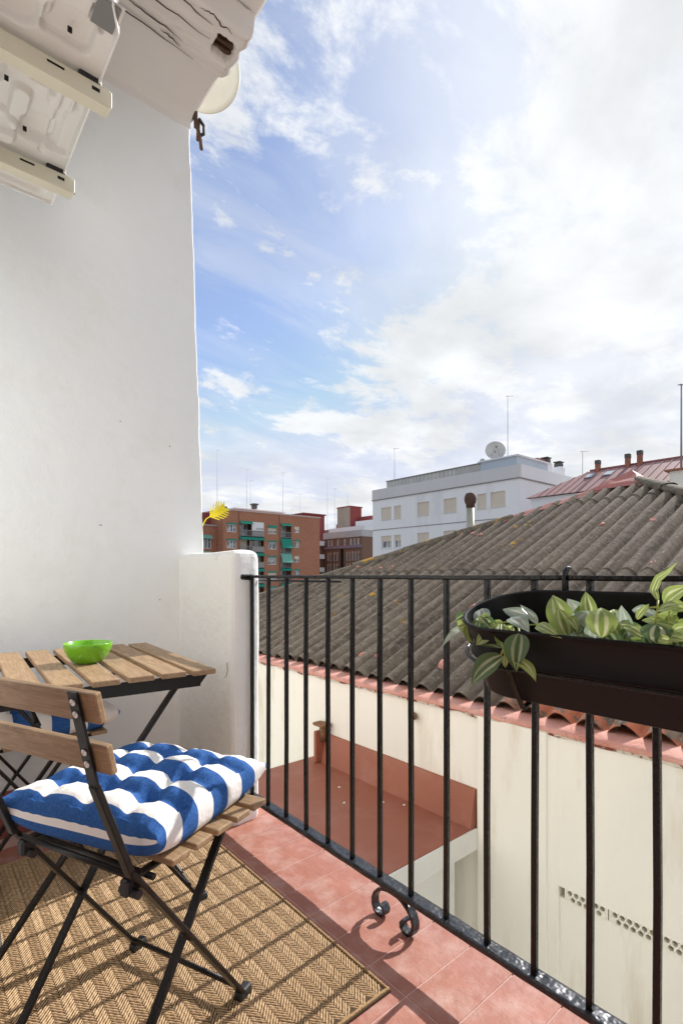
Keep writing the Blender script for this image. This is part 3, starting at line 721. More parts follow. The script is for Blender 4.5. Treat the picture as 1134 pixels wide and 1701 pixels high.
# ================================================================== FAR BUILDINGS
def holed(b, P, u0, u1, z0, z1, ops, depth):
    """wall sheet with real openings; P(u, d, z) gives the point d behind the face"""
    us = sorted({u0, u1, *[o[0] for o in ops], *[o[1] for o in ops]}); zs = sorted({z0, z1, *[o[2] for o in ops], *[o[3] for o in ops]})
    for i in range(len(us) - 1):
        for j in range(len(zs) - 1):
            uc, zc = (us[i] + us[i + 1]) / 2, (zs[j] + zs[j + 1]) / 2
            if any(o[0] < uc < o[1] and o[2] < zc < o[3] for o in ops): continue
            b.poly([P(us[i], 0, zs[j]), P(us[i + 1], 0, zs[j]), P(us[i + 1], 0, zs[j + 1]), P(us[i], 0, zs[j + 1])])
    for (a, c, e, g) in ops:
        for (q, r_) in (((a, e), (c, e)), ((c, e), (c, g)), ((c, g), (a, g)), ((a, g), (a, e))):
            b.poly([P(q[0], 0, q[1]), P(r_[0], 0, r_[1]), P(r_[0], depth, r_[1]), P(q[0], depth, q[1])])
def pbox(b, P, u0, u1, d0, d1, z0, z1, bevel=0.0):
    p, q = Vector(P(u0, d0, z0)), Vector(P(u1, d1, z1))
    lo = [min(p[i], q[i]) for i in range(3)]; hi = [max(p[i], q[i]) for i in range(3)]
    return b.box(lo, hi, bevel)
def casement(parent, P, u0, u1, z0, z1, d, shut=0.0, panes=2):
    """window: frame with panes, roller shutter let down by a share of its height"""
    w = MB(); t = 0.10
    pbox(w, P, u0, u1, d, d + 0.06, z0, z0 + t); pbox(w, P, u0, u1, d, d + 0.06, z1 - t, z1)
    for k in range(panes + 1):
        uc = u0 + (u1 - u0 - t) * k / panes; pbox(w, P, uc, uc + t, d + 0.002, d + 0.058, z0 + t, z1 - t)
    o = w.build('window', M['frame_w'], parent)
    pbox(MB(), P, u0, u1, d + 0.07, d + 0.10, z0, z1).build('pane', M['glass'], o)
    if shut > 0:
        zs = z1 - (z1 - z0) * shut; s = MB(); n = max(2, int((z1 - zs) / 0.12))
        for k in range(n):
            a = zs + (z1 - zs) * k / n; pbox(s, P, u0 + 0.03, u1 - 0.03, d - 0.03, d - 0.005, a, a + (z1 - zs) / n - 0.012)
        pbox(s, P, u0 + 0.03, u1 - 0.03, d - 0.012, d - 0.004, zs, z1)
        s.build('roller_shutter', M['shutter'], o)
    return o
# ---- white block
WX = 41.0; WC = 24.16; WL = 42.7
wb = thing('white_building', 'white rendered apartment block with beige shutters beyond the corrugated roof', 'building', (48, 33, -9))
Pw = lambda u, d, z: (WX + d, u, z)
WW = [(39.75, 41.31, 7.13, 8.53), (38.29, 39.32, 7.12, 8.52), (34.36, 35.92, 7.15, 8.59), (30.92, 32.49, 7.19, 8.6), (27.53, 28.55, 7.18, 8.54), (25.55, 27.08, 7.2, 8.6)]
ops = []
for k in range(4):
    for (a, b_, z0, z1) in WW: ops.append((a, b_, round(z0 - 3.2 * k, 2), round(z1 - 3.2 * k, 2)))
zset = {}
ops = [(a, b_, 7.15 - 3.2 * (i // 6), 8.56 - 3.2 * (i // 6)) for i, (a, b_, z0, z1) in enumerate(ops)]
b = MB(); holed(b, Pw, WC, WL, -9, 9.47, ops, 0.28); b.build('front_wall', M['w_wall'], wb)
MB().box((WX + 0.3, WC + 0.01, -9), (WX + 13.6, WL, 9.46)).build('core', M['w_wall'], wb)
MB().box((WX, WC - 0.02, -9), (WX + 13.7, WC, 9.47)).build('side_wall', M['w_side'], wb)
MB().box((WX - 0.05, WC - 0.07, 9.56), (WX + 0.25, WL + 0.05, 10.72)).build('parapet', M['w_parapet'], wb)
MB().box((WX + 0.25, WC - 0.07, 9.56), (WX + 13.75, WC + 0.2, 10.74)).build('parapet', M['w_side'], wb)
b = MB(); b.box((WX - 0.12, WC - 0.14, 9.47), (WX + 13.8, WL + 0.1, 9.56)); b.build('ledge', M['ledge'], wb)
MB().box((WX - 0.05, WC - 0.05, 6.06), (WX + 0.2, WL + 0.04, 6.13)).build('ledge', M['ledge'], wb)
MB().box((WX + 0.21, WC + 0.2, 10.2), (WX + 13.4, WL, 10.35)).build('roof_deck', M['concrete'], wb)
for i, (a, b_, z0, z1) in enumerate(ops):
    r_ = i // 6; sh = 0.97 if r_ == 0 else (0.45 if i % 6 < 2 and r_ == 1 else 0.97)
    casement(wb, Pw, a, b_, z0, z1, 0.16, sh)
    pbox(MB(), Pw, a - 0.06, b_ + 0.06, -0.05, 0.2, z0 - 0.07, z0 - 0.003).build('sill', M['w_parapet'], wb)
# roof-top sheet fence
for k in range(24):
    y0 = 28.5 + k * 0.524
    b = MB()
    b.grid(lambda u, v, y0=y0: (WX + 0.62 + 0.03 * math.sin(u * 6 * math.pi), y0 + 0.51 * u, 10.4 + 1.17 * v), 18, 1); b.build('fence_sheet', M['sheet'], wb)
MB().box((WX + 0.5, 28.4, 11.56), (WX + 0.75, 41.1, 11.64)).build('fence_rail', M['ledge'], wb)
MB().box((WX + 0.4, WC + 0.45, 10.35), (WX + 6.0, 28.4, 11.58)).build('penthouse', M['pale_blue'], wb)
MB().box((WX + 0.2, WC + 0.25, 11.58), (WX + 6.2, 28.6, 11.70)).build('penthouse_roof', M['w_side'], wb)
b = MB()
for k in range(14): b.tube([(WX + 2.5, 28.6 + k * 0.3, 11.72), (WX + 3.0, 28.6 + k * 0.3, 11.98)], 0.09, 6)
b.box((WX + 2.4, 28.5, 11.2), (WX + 3.2, 32.8, 11.74)); b.build('tiled_ridge', M['terracotta'], wb)
b = MB().box((WX + 4.2, WC + 0.6, 11.7), (WX + 6.0, WC + 1.0, 12.0)); b.build('tile_edge', M['terracotta'], wb)
for (cx, w, h) in ((47.1, 0.9, 11.75), (49.6, 0.95, 11.7)):
    b = MB().box((cx - w / 2, WC + 0.35, 10.35), (cx + w / 2, WC + 1.3, h), 0.03); c = b.build('chimney', M['w_side'], wb)
    b = MB().box((cx - 0.33, WC + 0.45, h), (cx + 0.33, WC + 1.1, h + 0.4), 0.04); b.box((cx - 0.42, WC + 0.4, h + 0.46), (cx + 0.42, WC + 1.15, h + 0.56), 0.02)
    b.bar((cx - 0.3, WC + 0.5, h + 0.4), (cx - 0.3, WC + 0.5, h + 0.46), 0.08, 0.08); b.bar((cx + 0.3, WC + 1.0, h + 0.4), (cx + 0.3, WC + 1.0, h + 0.46), 0.08, 0.08)
    b.build('chimney_pot', M['dark_cap'], c)
# dishes on the white block
def dish(name, label, c, r, face, mast_base, m):
    t = thing(name, label, 'satellite dish', mast_base)
    n = Vector(face).normalized()
    b = MB(); b.lathe([(0.001, -0.22 * r)] + [(r * k / 8, -0.22 * r * (1 - (k / 8) ** 2)) for k in range(1, 9)] + [(r * 1.02, 0.0), (r * 1.02, -0.03 * r)] + [(r * k / 8, -0.22 * r * (1 - (k / 8) ** 2) - 0.03 * r) for k in range(7, 0, -1)] + [(0.001, -0.25 * r)], c, 36, n)
    b.build('reflector', m, t)
    sx = n.cross(Vector((0, 0, 1))).normalized()
    low = Vector(c) + Vector((0, 0, -1)) * r * 0.9; feed = Vector(c) + n * r * 0.8
    b = MB()
    for s in (-0.5, 0.5): b.tube([Vector(c) + sx * s * r * 0.9 - Vector((0, 0, r * 0.6)), feed], 0.009 * r / 0.5, 5)
    b.build('feed_arm', M['grey_metal'], t)
    MB().lathe([(0.05 * r / 0.5, 0), (0.06 * r / 0.5, 0.1 * r)], feed, 8, -n).build('feed_horn', M['grey_metal'], t)
    MB().tube([mast_base, Vector(c) - n * 0.2 * r], 0.04 * r / 0.5, 8).build('mast', M['grey_metal'], t)
    return t
dish('satellite_dish', 'large round satellite dish on the white building roof', (44.0, 28.5, 13.2), 0.95, (-0.72, -0.62, 0.25), (44.5, 28.7, 11.7), M['sheet'])
dish('satellite_dish', 'tiny satellite dish beside the large one on the white roof', (43.0, 29.3, 12.15), 0.25, (-0.72, -0.62, 0.25), (43.1, 29.4, 11.2), M['sheet'])

# ---- orange brick block
BY = 81.0
bb = thing('brick_building', 'orange brick apartment block with green awnings and loggias', 'building', (52, 88, -9))
Pb = lambda u, d, z: (u, BY + d, z)
ops = []; rowsB = 5; RP = 2.84
for k in range(rowsB):
    o = -RP * k
    ops += [(42.6, 44.5, 8.5 + o, 9.9 + o), (45.16, 50.15, 8.0 + o, 10.6 + o), (50.97, 52.92, 8.58 + o, 9.95 + o), (53.82, 56.24, 8.1 + o, 10.7 + o), (56.95, 58.2, 9.1 + o, 10.34 + o)]
b = MB(); holed(b, Pb, 41.95, 63.1, -9, 12.3, ops, 0.25); b.build('front_wall', M['brick'], bb)
MB().box((41.96, BY + 1.7, -9), (63.09, BY + 14, 12.25)).build('core', M['brick'], bb)
MB().box((63.08, BY + 0.001, -9), (63.12, BY + 13.9, 12.3)).build('side_wall', M['brick'], bb)
MB().box((41.93, BY + 0.001, -9), (41.96, BY + 13.9, 12.3)).build('side_wall', M['brick'], bb)
MB().box((41.8, BY - 0.12, 12.3), (63.3, BY + 14, 12.55)).build('roof_edge', M['pink'], bb)
b = MB()
for (a, z0, z1) in ((44.85, -9, 12.29), (53.4, -9, 12.29)): b.box((a, BY - 0.06, z0), (a + 0.14, BY - 0.001, z1))
b.build('pilaster_joint', M['brick_brown'], bb)
for i, (a, c, z0, z1) in enumerate(ops):
    k, t = divmod(i, 5)
    if t in (0, 2, 4):
        casement(bb, Pb, a, c, z0, z1, 0.14, [0, 0.0, 0.55][(k + t) % 3] if t == 2 else (0.5 if (t == 4 and k % 2 == 0) else 0.0), 3 if t == 0 else 2)
        if t != 4 or k in (1, 3):
            w = MB(); w.prism([Pb(a - 0.05, 0.0, z1 + 0.26), Pb(a - 0.05, -0.22, z1 + 0.05 - 0.2 * (t == 2 and k == 0)), Pb(a - 0.05, -0.20, z1 - 0.02 - 0.2 * (t == 2 and k == 0)), Pb(a - 0.05, 0.02, z1 + 0.2)], (c - a + 0.1, 0, 0)); w.build('awning', M['awning'], bb)
    else:
        # loggia: back wall, glazed door, slab, balustrade, awning
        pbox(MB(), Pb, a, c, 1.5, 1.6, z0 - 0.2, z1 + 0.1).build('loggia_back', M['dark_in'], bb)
        pbox(MB(), Pb, a, c, 0.0, 1.5, z0 - 0.2, z0 - 0.01).build('loggia_floor', M['rail_panel'], bb)
        pbox(MB(), Pb, a, c, 0.26, 1.5, z1 + 0.01, z1 + 0.1).build('loggia_ceiling', M['brick_brown'], bb)
        mid = (a + c) / 2
        casement(bb, Pb, a + 0.35, (mid - 0.3) if t == 1 else (c - 0.4), z0, z1 - 0.35, 1.38, 0.0 if k != 1 else 0.97, 2)
        if t == 1:
            if k == 0:
                pbox(MB(), Pb, mid, c, 0.05, 0.15, z0 + 1.0, z1).build('white_enclosure', M['frame_w'], bb); pbox(MB(), Pb, mid + 0.9, c - 0.15, 0.0, 0.05, z0 + 1.25, z0 + 1.55).build('enclosure_slit', M['glass'], bb)
            else:
                casement(bb, Pb, mid + 0.1, c - 0.1, z0, z1 - 0.25, 0.9 + 0.1 * k, 0.0, 2)
            pbox(MB(), Pb, mid - 0.06, mid + 0.06, 0.1, 0.3, z0, z1).build('loggia_post', M['brick'], bb)
        rl = MB(); pbox(rl, Pb, a, c, -0.12, -0.06, z0 + 0.95, z0 + 1.02); pbox(rl, Pb, a, c, -0.12, -0.06, z0 - 0.05, z0 + 0.02)
        nb = int((c - a) / 0.16)
        for q in range(nb + 1):
            u = a + (c - a - 0.03) * q / nb; pbox(rl, Pb, u, u + 0.03, -0.1, -0.07, z0 + 0.02, z0 + 0.95)
        rl.build('balustrade', M['rail_grey'], bb)
        if t == 1: pbox(MB(), Pb, mid, c, -0.05, -0.02, z0 + 0.05, z0 + 0.95).build('balustrade_panel', M['rail_panel'], bb)
        drop = {0: 0.35, 1: 1.75, 2: 1.65, 3: 0.35, 4: 0.5}[k] if t == 3 else 0.4
        end = c if t == 3 else (mid if k == 0 else c)
        w = MB(); w.prism([Pb(a, -0.02, z1 + 0.05), Pb(a, -0.35 - 0.2 * drop, z1 - drop), Pb(a, -0.32 - 0.2 * drop, z1 - drop - 0.1), Pb(a, 0.03, z1 - 0.02)], (end - a, 0, 0))
        w.build('awning', M['awning_pale'] if (t == 3 and k == 2) else M['awning'], bb)
# recessed left wing and roof structures
lw = [(39.0, 40.95, 5.6, 7.8), (39.0, 40.95, 2.7, 4.9)]
b = MB(); Pl = lambda u, d, z: (u, BY + 2.5 + d, z); holed(b, Pl, 36, 41.9, -9, 9.6, lw, 0.3); b.build('wing_wall', M['brick'], bb)
MB().box((36, BY + 3.6, -9), (41.9, BY + 12, 9.55)).build('wing_core', M['brick_brown'], bb)
MB().box((36, BY + 2.3, 9.6), (41.92, BY + 3.0, 9.8)).build('wing_edge', M['concrete'], bb)
MB().box((36, BY + 5, 9.8), (41.92, BY + 12, 12.2)).build('wing_attic', M['red_render'], bb)
for q in lw:
    casement(bb, Pl, *q, 0.2, 0.0, 3)
    w = MB(); w.prism([Pl(q[0], 0, q[3] + 0.2), Pl(q[0], -0.7, q[3] - 0.4), Pl(q[0], -0.68, q[3] - 0.5), Pl(q[0], 0.02, q[3] + 0.1)], (1.95, 0, 0)); w.build('awning', M['awning_pale'], bb)
MB().box((47.5, BY + 6, 12.55), (58.5, BY + 12, 13.55), 0.05).build('rooftop_store', M['pink'], bb)
MB().box((47.2, BY + 5.7, 13.55), (58.8, BY + 12.3, 13.75)).build('rooftop_store_roof', M['w_side'], bb)
b = MB().box((51.0, BY + 5, 13.75), (51.7, BY + 6, 14.5)); b.box((50.8, BY + 4.8, 14.5), (51.9, BY + 6.2, 14.75)); b.build('chimney', M['dark_cap'], bb)
b = MB().box((44.3, BY + 4, 12.55), (44.8, BY + 4.6, 13.5)); b.build('chimney', M['dark_cap'], bb)
# side block with white balconies
sb = thing('balcony_block', 'narrow block with stacked white balconies behind the brick building corner', 'building', (70, 92, -9))
MB().box((66, 90, -9), (72, 96, 8.6)).build('wall', M['brick_brown'], sb)
for k in range(5):
    z = 7.4 - 2.9 * k
    MB().box((67.8, 88.6, z), (70.4, 90, z + 1.0), 0.03).build('balcony_parapet', M['w_side'], sb)
    MB().box((68.2, 89.95, z + 1.1), (69.8, 90.05, z + 2.4)).build('balcony_window', M['glass'], sb)

# ---- brown block
br = thing('brown_building', 'brown brick block with a grey concrete band and slit windows', 'building', (78, 84, -9))
Pn = lambda u, d, z: (71 + d, u, z)
ops = []
for z0, z1 in ((4.0, 5.95), (1.2, 3.5), (-1.9, 0.4)):
    for y in (88.2, 87.35, 86.0, 85.1): ops.append((y - 0.3, y + 0.3, z0, z1))
    for q in range(5): ops.append((78.0 + q * 0.9, 78.5 + q * 0.9, z0, z1))
for y in (88.0, 86.9, 84.8, 82.6, 80.6, 79.4, 78.3): ops.append((y - 0.4, y + 0.4, 7.3, 8.6))
ops.append((82.9, 84.2, -8, 6.5))
b = MB(); holed(b, Pn, 77.05, 90.85, -9, 8.85, ops, 0.35); b.build('front_wall', M['brick_brown'], br)
for (a, c, z0, z1) in ops:
    if c - a > 1: pbox(MB(), Pn, a, c, 0.34, 0.36, z0, z1).build('dark_bay', M['hole'], br)
    else: casement(br, Pn, a, c, z0, z1, 0.16, 0.25 if z1 < 7 else 0.0, 1 if c - a < 0.7 else 2)
MB().box((71.4, 77.06, -9), (90, 90.8, 8.8)).build('core', M['brick_brown'], br)
MB().box((71.0, 77.02, -9), (90, 77.05, 8.84)).build('side_wall', M['brick_brown'], br)
MB().box((70.8, 76.9, 8.86), (90, 89.7, 10.25), 0.04).build('concrete_band', M['concrete'], br)
MB().box((70.75, 77.2, 6.62), (70.98, 89.3, 7.22)).build('balcony_rail', M['mauve'], br)
MB().box((71.5, 77.0, 10.26), (90, 88.5, 11.15)).build('terrace_wall', M['w_side'], br)
MB().box((74.5, 77.3, 11.16), (92, 83.0, 12.6)).build('penthouse', M['w_side'], br)
MB().box((74.0, 84.24, 11.16), (77.4, 88.6, 15.9)).build('stair_tower', M['tan_render'], br)
MB().box((74.02, 84.2, 11.17), (77.38, 84.238, 15.88)).build('tower_side', M['red_render'], br)
MB().box((73.9, 84.1, 15.9), (77.6, 88.7, 16.15)).build('tower_coping', M['red_render'], br)
MB().box((76.5, 80.0, 12.6), (82.0, 84.0, 13.8)).build('rooftop_store', M['red_render'], br)
# ---- red stair house behind
rs = thing('red_rooftop_house', 'dark red rendered rooftop house behind the brick building', 'building', (76, 103, -9))
MB().box((73.0, 100, -9), (79.4, 106, 15.7)).build('wall', M['red_render'], rs)
MB().box((72.7, 99.7, 15.7), (79.7, 106.3, 16.0)).build('roof_edge', M['red_render'], rs)
MB().box((80.0, 99.0, -9), (88, 106, 12.2)).build('wall', M['tan_render'], rs)
MB().box((84.0, 99.0, 12.2), (86.3, 101, 13.9)).build('chimney', M['red_render'], rs)
MB().box((84.8, 99.6, 13.9), (85.5, 100.4, 15.0)).build('chimney_pot', M['dark_cap'], rs)

# ---- red metal roofed house on the right
rr = thing('red_roof_house', 'house with a red standing-seam metal roof, chimneys and skylights at right', 'building', (40, 10, -9))
RX, RZ, RY1, EX2, EZ2 = 40.0, 8.95, 17.6, 35.6, 6.75
b = MB()
b.poly([(EX2, -6, EZ2), (EX2, 20.5, EZ2), (RX, RY1, RZ), (RX, -6, RZ)]); b.poly([(EX2, 20.5, EZ2), (46, 20.5, EZ2), (RX, RY1, RZ)]); b.poly([(46, 20.5, EZ2), (46, -6, EZ2), (RX, -6, RZ), (RX, RY1, RZ)])
rro = b.build('roof', M['red_metal'], rr)
for k in range(38):
    y = -2 + k * 0.58
    t = 0 if y < RY1 else (y - RY1) / (20.5 - RY1)
    xt = RX + (EX2 - RX) * t; zt = RZ + (EZ2 - RZ) * t
    if t < 0.95: MB().bar((EX2, y, EZ2 + 0.02), (xt, y, zt + 0.02), 0.04, 0.06).build('seam', M['red_metal'], rro)
MB().bar((RX, -6, RZ + 0.03), (RX, RY1, RZ + 0.03), 0.2, 0.1).build('ridge_cap', M['flashing'], rro)
MB().box((EX2 + 0.3, -6, -9), (45.6, 20.2, EZ2 - 0.02)).build('wall', M['w_side'], rr)
for (y, h) in ((16.9, 9.75), (14.8, 9.85), (14.0, 9.95)):
    c = MB().box((39.5, y - 0.14, 8.4), (39.85, y + 0.14, h - 0.45)).build('chimney', M['terracotta'], rr)
    MB().box((39.48, y - 0.16, h - 0.45), (39.87, y + 0.16, h - 0.15)).build('chimney_pot', M['dark_cap'], c)
for y in (17.0, 15.7):
    x = 38.6; z = EZ2 + (RZ - EZ2) * (x - EX2) / (RX - EX2); rot = Matrix.Rotation(-math.atan((RZ - EZ2) / (RX - EX2)), 3, 'Y')
    c = MB().box((x - 0.45, y - 0.30, z - 0.0), (x + 0.45, y + 0.30, z + 0.10), 0.02, rot).build('skylight', M['grey_metal'], rro)
    MB().box((x - 0.37, y - 0.23, z + 0.05), (x + 0.37, y + 0.23, z + 0.11), 0.0, rot).build('skylight_glass', M['pale_blue'], rro)
MB().box((33.6, 8.9, -9), (35.3, 10.3, 6.95), 0.02).build('cream_stack', M['cream_wall'], rr)
MB().box((33.4, 8.7, 6.95), (35.5, 10.5, 7.05)).build('stack_cap', M['terracotta'], rr)

# ---- antenna masts
def antenna(x, y, z0, z1, label, els=4, r=0.036):
    t = thing('antenna_mast', label, 'antenna', (x, y, z0), group='roof antennas')
    MB().tube([(x, y, z0), (x, y, z1)], [r, r * 0.6], 6).build('pole', M['antenna'], t)
    b = MB(); h = z1 - z0; L_ = min(0.55, h * 0.1); dx, dy = 0.762, -0.647
    zt = z1 - 0.05
    b.tube([(x - dx * L_ * 0.3, y - dy * L_ * 0.3, zt), (x + dx * L_, y + dy * L_, zt)], r * 0.45, 5)
    for k in range(els):
        s = -0.25 + 1.2 * k / els; cx, cy = x + dx * L_ * s, y + dy * L_ * s; e = L_ * (0.28 - 0.03 * k)
        b.tube([(cx + dy * e, cy - dx * e, zt - 0.02 * k), (cx - dy * e, cy + dx * e, zt + 0.04)], r * 0.35, 4)
    b.build('yagi', M['antenna'], t)
    return t
antenna(45.3, 90, 12.6, 24.8, 'tall antenna mast rising above the yellow leaf ornament', 5)
antenna(51.7, 90, 12.5, 22.0, 'taller of the close pair of antenna masts on the brick roof', 4)
antenna(52.55, 90, 12.5, 19.9, 'shorter of the close pair of antenna masts on the brick roof', 4)
antenna(60.3, 90, 12.5, 22.5, 'lone tall antenna mast near the right half of the brick roof', 5)
antenna(64.6, 93.0, 8.5, 15.4, 'small antenna just right of the lone mast on brick roof', 3)
antenna(68.4, 95, 8.5, 19.4, 'antenna mast left of the dark red rooftop house', 5)
antenna(73.5, 91.5, 10, 23.0, 'taller antenna mast between red rooftop house and tan tower', 5)
antenna(74.6, 90.2, 10, 20.8, 'shorter antenna mast between red rooftop house and tan tower', 4)
antenna(75.3, 86.5, 16.1, 18.6, 'short antenna standing on the tan stair tower', 3)
antenna(44.0, 42.1, 10.4, 16.0, 'thin lattice mast at the left end of white building', 5)
antenna(44.0, 27.15, 11.7, 18.2, 'tall antenna mast beside the large satellite dish', 4)
antenna(47.5, 21.6, 6.0, 12.4, 'thin antenna between white building chimneys and red roof', 2)
antenna(34.4, 9.93, 7.05, 12.1, 'tall antenna mast at the right edge above red roof', 5, 0.06)

# ================================================================== AIR CONDITIONER overhead
ACX0, ACX1, ACY0, ACY1, ACZ = 0.05, 0.393, 1.245, 2.06, 2.30
ac = thing('air_conditioner', 'air conditioner outdoor unit seen from below on cream wall brackets', 'air conditioner', (-0.03, 1.65, 2.3))
SH = [(0.20, 1.66, 0.20, 0.15, 0.03, 0.010), (0.335, 1.60, 0.030, 0.05, 0.012, -0.009), (0.245, 1.71, 0.022, 0.07, 0.015, -0.009), (0.285, 1.585, 0.03, 0.022, 0.01, 0.008),
      (0.30, 1.765, 0.045, 0.05, 0.03, 0.008), (0.22, 1.80, 0.03, 0.05, 0.02, -0.008), (0.15, 1.62, 0.05, 0.05, 0.02, 0.009), (0.30, 1.375, 0.055, 0.05, 0.02, 0.011),
      (0.25, 1.335, 0.012, 0.05, 0.008, -0.008), (0.14, 1.40, 0.10, 0.045, 0.04, 0.010), (0.352, 1.31, 0.018, 0.03, 0.008, 0.009), (0.24, 1.98, 0.13, 0.06, 0.03, 0.008),
      (0.345, 1.69, 0.012, 0.12, 0.008, 0.006), (0.325, 1.83, 0.012, 0.012, 0.011, 0.004)]
def pan(u, v):
    x = ACX0 + (ACX1 - ACX0) * u; y = ACY0 + (ACY1 - ACY0) * v
    z = ACZ + 0.0
    for cx, cy, hx, hy, r, h in SH: z += 2.1 * h * sst(rr_(x, y, cx, cy, hx, hy, r), 0.008)
    e = min(ACX1 - x, y - ACY0, ACY1 - y)
    return (x, y, z)
b = MB(); b.grid(pan, 110, 240); b.build('base_pan', M['ac_steel'], ac)
b = MB(); b.box((ACX1 - 0.001, ACY0 + 0.06, ACZ - 0.012), (ACX1 + 0.004, ACY1, ACZ + 0.03), 0.001); b.box((ACX0, ACY1 - 0.003, ACZ - 0.011), (ACX1 + 0.003, ACY1 + 0.002, ACZ + 0.03), 0.001)
b.prism([(ACX1 + 0.004, ACY0 + 0.06, ACZ - 0.012), (ACX1 - 0.001, ACY0 + 0.06, ACZ - 0.012), (ACX1 - 0.031, ACY0, ACZ - 0.012), (ACX1 - 0.026, ACY0, ACZ - 0.012)], (0, 0, 0.04))
b.build('base_flange', M['ac_white'], ac)
b = MB(); b.box((ACX0, ACY0, ACZ + 0.045), (ACX1 - 0.002, ACY1 - 0.004, ACZ + 0.56), 0.012); b.build('casing', M['ac_white'], ac)
for (x, y) in ((0.305, 1.385), (0.205, 1.63), (0.27, 1.78), (0.165, 1.665)):
    MB().box((x - 0.005, y - 0.003, ACZ - 0.0012), (x + 0.005, y + 0.003, ACZ + 0.012), 0.001).build('drain_slot', M['hole'], ac)
b = MB(); b.box((0.335, ACY0 + 0.005, ACZ - 0.006), (0.385, ACY0 + 0.075, ACZ - 0.003)); b.build('grey_plate', M['grey_metal'], ac)
for by in (1.485, 1.888):
    k = MB()
    k.box((-0.03, by - 0.022, ACZ - 0.062), (0.426, by - 0.018, ACZ - 0.020), 0.0012)          # web
    k.box((-0.03, by - 0.0215, ACZ - 0.0655), (0.424, by + 0.018, ACZ - 0.0615), 0.0012)         # lower flange
    k.box((-0.03, by - 0.0215, ACZ - 0.0205), (0.422, by + 0.016, ACZ - 0.017), 0.0012)
    o = k.build('bracket', M['cream_steel'], ac)
    MB().box((0.27, by - 0.0235, ACZ - 0.034), (0.31, by - 0.0215, ACZ - 0.028), 0.001).build('bolt_slot', M['hole'], o)
    MB().box((0.375, by - 0.0235, ACZ - 0.040), (0.395, by - 0.0215, ACZ - 0.030), 0.001).build('bolt_slot', M['hole'], o)
    MB().box((0.345, by - 0.018, ACZ - 0.0165), (0.402, by + 0.018, ACZ + 0.004), 0.004).build('rubber_pad', M['rubber'], o)
    b = MB(); b.bar((-0.03, by - 0.019, ACZ - 0.30), (0.36, by - 0.019, ACZ - 0.064), 0.004, 0.03) if False else b.box((-0.03, by - 0.03, ACZ - 0.40), (-0.026, by + 0.03, ACZ + 0.02)); b.build('wall_plate', M['cream_steel'], o)

# small dish on the outside of the end wall
t = thing('wall_dish', 'cream satellite dish half hidden behind the end wall and beam', 'satellite dish', (1.02, 2.40, 3.2))
dc = Vector((1.255, 2.64, 3.745)); dn = Vector((0.50, 0.78, 0.28)).normalized(); r_ = 0.188
b = MB(); b.lathe([(0.001, -0.05)] + [(r_ * k / 8, -0.05 * (1 - (k / 8) ** 2)) for k in range(1, 9)] + [(r_ * 1.02, -0.004), (r_ * 1.01, -0.012)] + [(r_ * k / 8, -0.05 * (1 - (k / 8) ** 2) - 0.006) for k in range(7, 0, -1)] + [(0.001, -0.057)], dc, 48, dn); b.build('reflector', M['dish'], t)
MB().tube([(1.00, 2.41, 3.12), (1.09, 2.42, 3.26), (1.14, 2.50, 3.45), dc - dn * 0.055], 0.014, 8).build('arm', M['grey_metal'], t)
b = MB(); b.box((1.085, 2.39, 3.19), (1.10, 2.41, 3.30), 0.004); b.box((1.10, 2.395, 3.13), (1.115, 2.41, 3.24), 0.004); b.tube([(1.10, 2.40, 3.20), (1.118, 2.40, 3.14), (1.12, 2.40, 3.09)], 0.009, 6); b.rough(0.008, 25, 3)
b.build('cable_clamp', M['rot'], t)
MB().tube([(1.11, 2.40, 3.24), (1.13, 2.39, 3.21), (1.13, 2.39, 3.17), (1.115, 2.40, 3.16)], 0.008, 6).build('cable_loop', M['rubber'], t)

# yellow leaf ornament on the parapet behind the wall
yl = thing('yellow_leaf', 'yellow plastic leaf ornament sticking out behind the end wall', 'ornament', (1.06, 2.33, 1.06))
def px_leaf():
    # leaf lies in a plane facing the camera; axis runs up to the right
    base = Vector((1.112, 2.295, 1.248)); axis = Vector((0.0985, -0.0435, 0.072)).normalized(); 
    view = Vector((0, 0, 0.97)) - base; view.normalize(); side = axis.cross(view).normalized(); nrm_ = side.cross(axis)
    Ln = 0.088; out = []
    for sgn in (1, -1):
        pts = []; n = 5
        for k in range(n):
            t0 = 0.04 + 0.80 * k / n; t1 = t0 + 0.085; tm = (t0 + t1) / 2
            h = 0.046 * math.sin(math.pi * min(1, 0.22 + 0.75 * tm)) ** 0.7
            g = 0.011 + 0.007 * math.sin(math.pi * tm); pts += [(t0, g), (t0 + 0.012, h * 0.88), (t0 + 0.045, h), (t0 + 0.08, h * 0.9), (t0 + 0.10, g + 0.001)]
        pts += [(0.95, 0.026), (1.02, 0.0)]
        out.append([(a, s_ * sgn) for a, s_ in pts])
    return base, axis, side, nrm_, Ln, out
base, axis, side, nn_, Ln, halves = px_leaf()
b = MB()
for h in halves:
    for (a0, s0), (a1, s1) in zip(h, h[1:]):
        q = [(a0, 0), (a1, 0), (a1, s1), (a0, s0)]
        for off in (0.0012, -0.0012):
            b.poly([base + axis * (a * Ln + 0.75 * abs(s_)) + side * s_ + nn_ * (off + 0.25 * abs(s_) + 0.012 * math.sin(3 * a)) for a, s_ in q])
b.build('blade', M['yellow'], yl)
MB().tube([(1.055, 2.33, 1.06), (1.06, 2.325, 1.15), base + Vector((-0.012, 0.004, -0.008)), base + axis * 0.02, base + axis * 0.09], [0.003, 0.003, 0.003, 0.0025, 0.0015], 6).build('stalk', M['yellow'], yl)

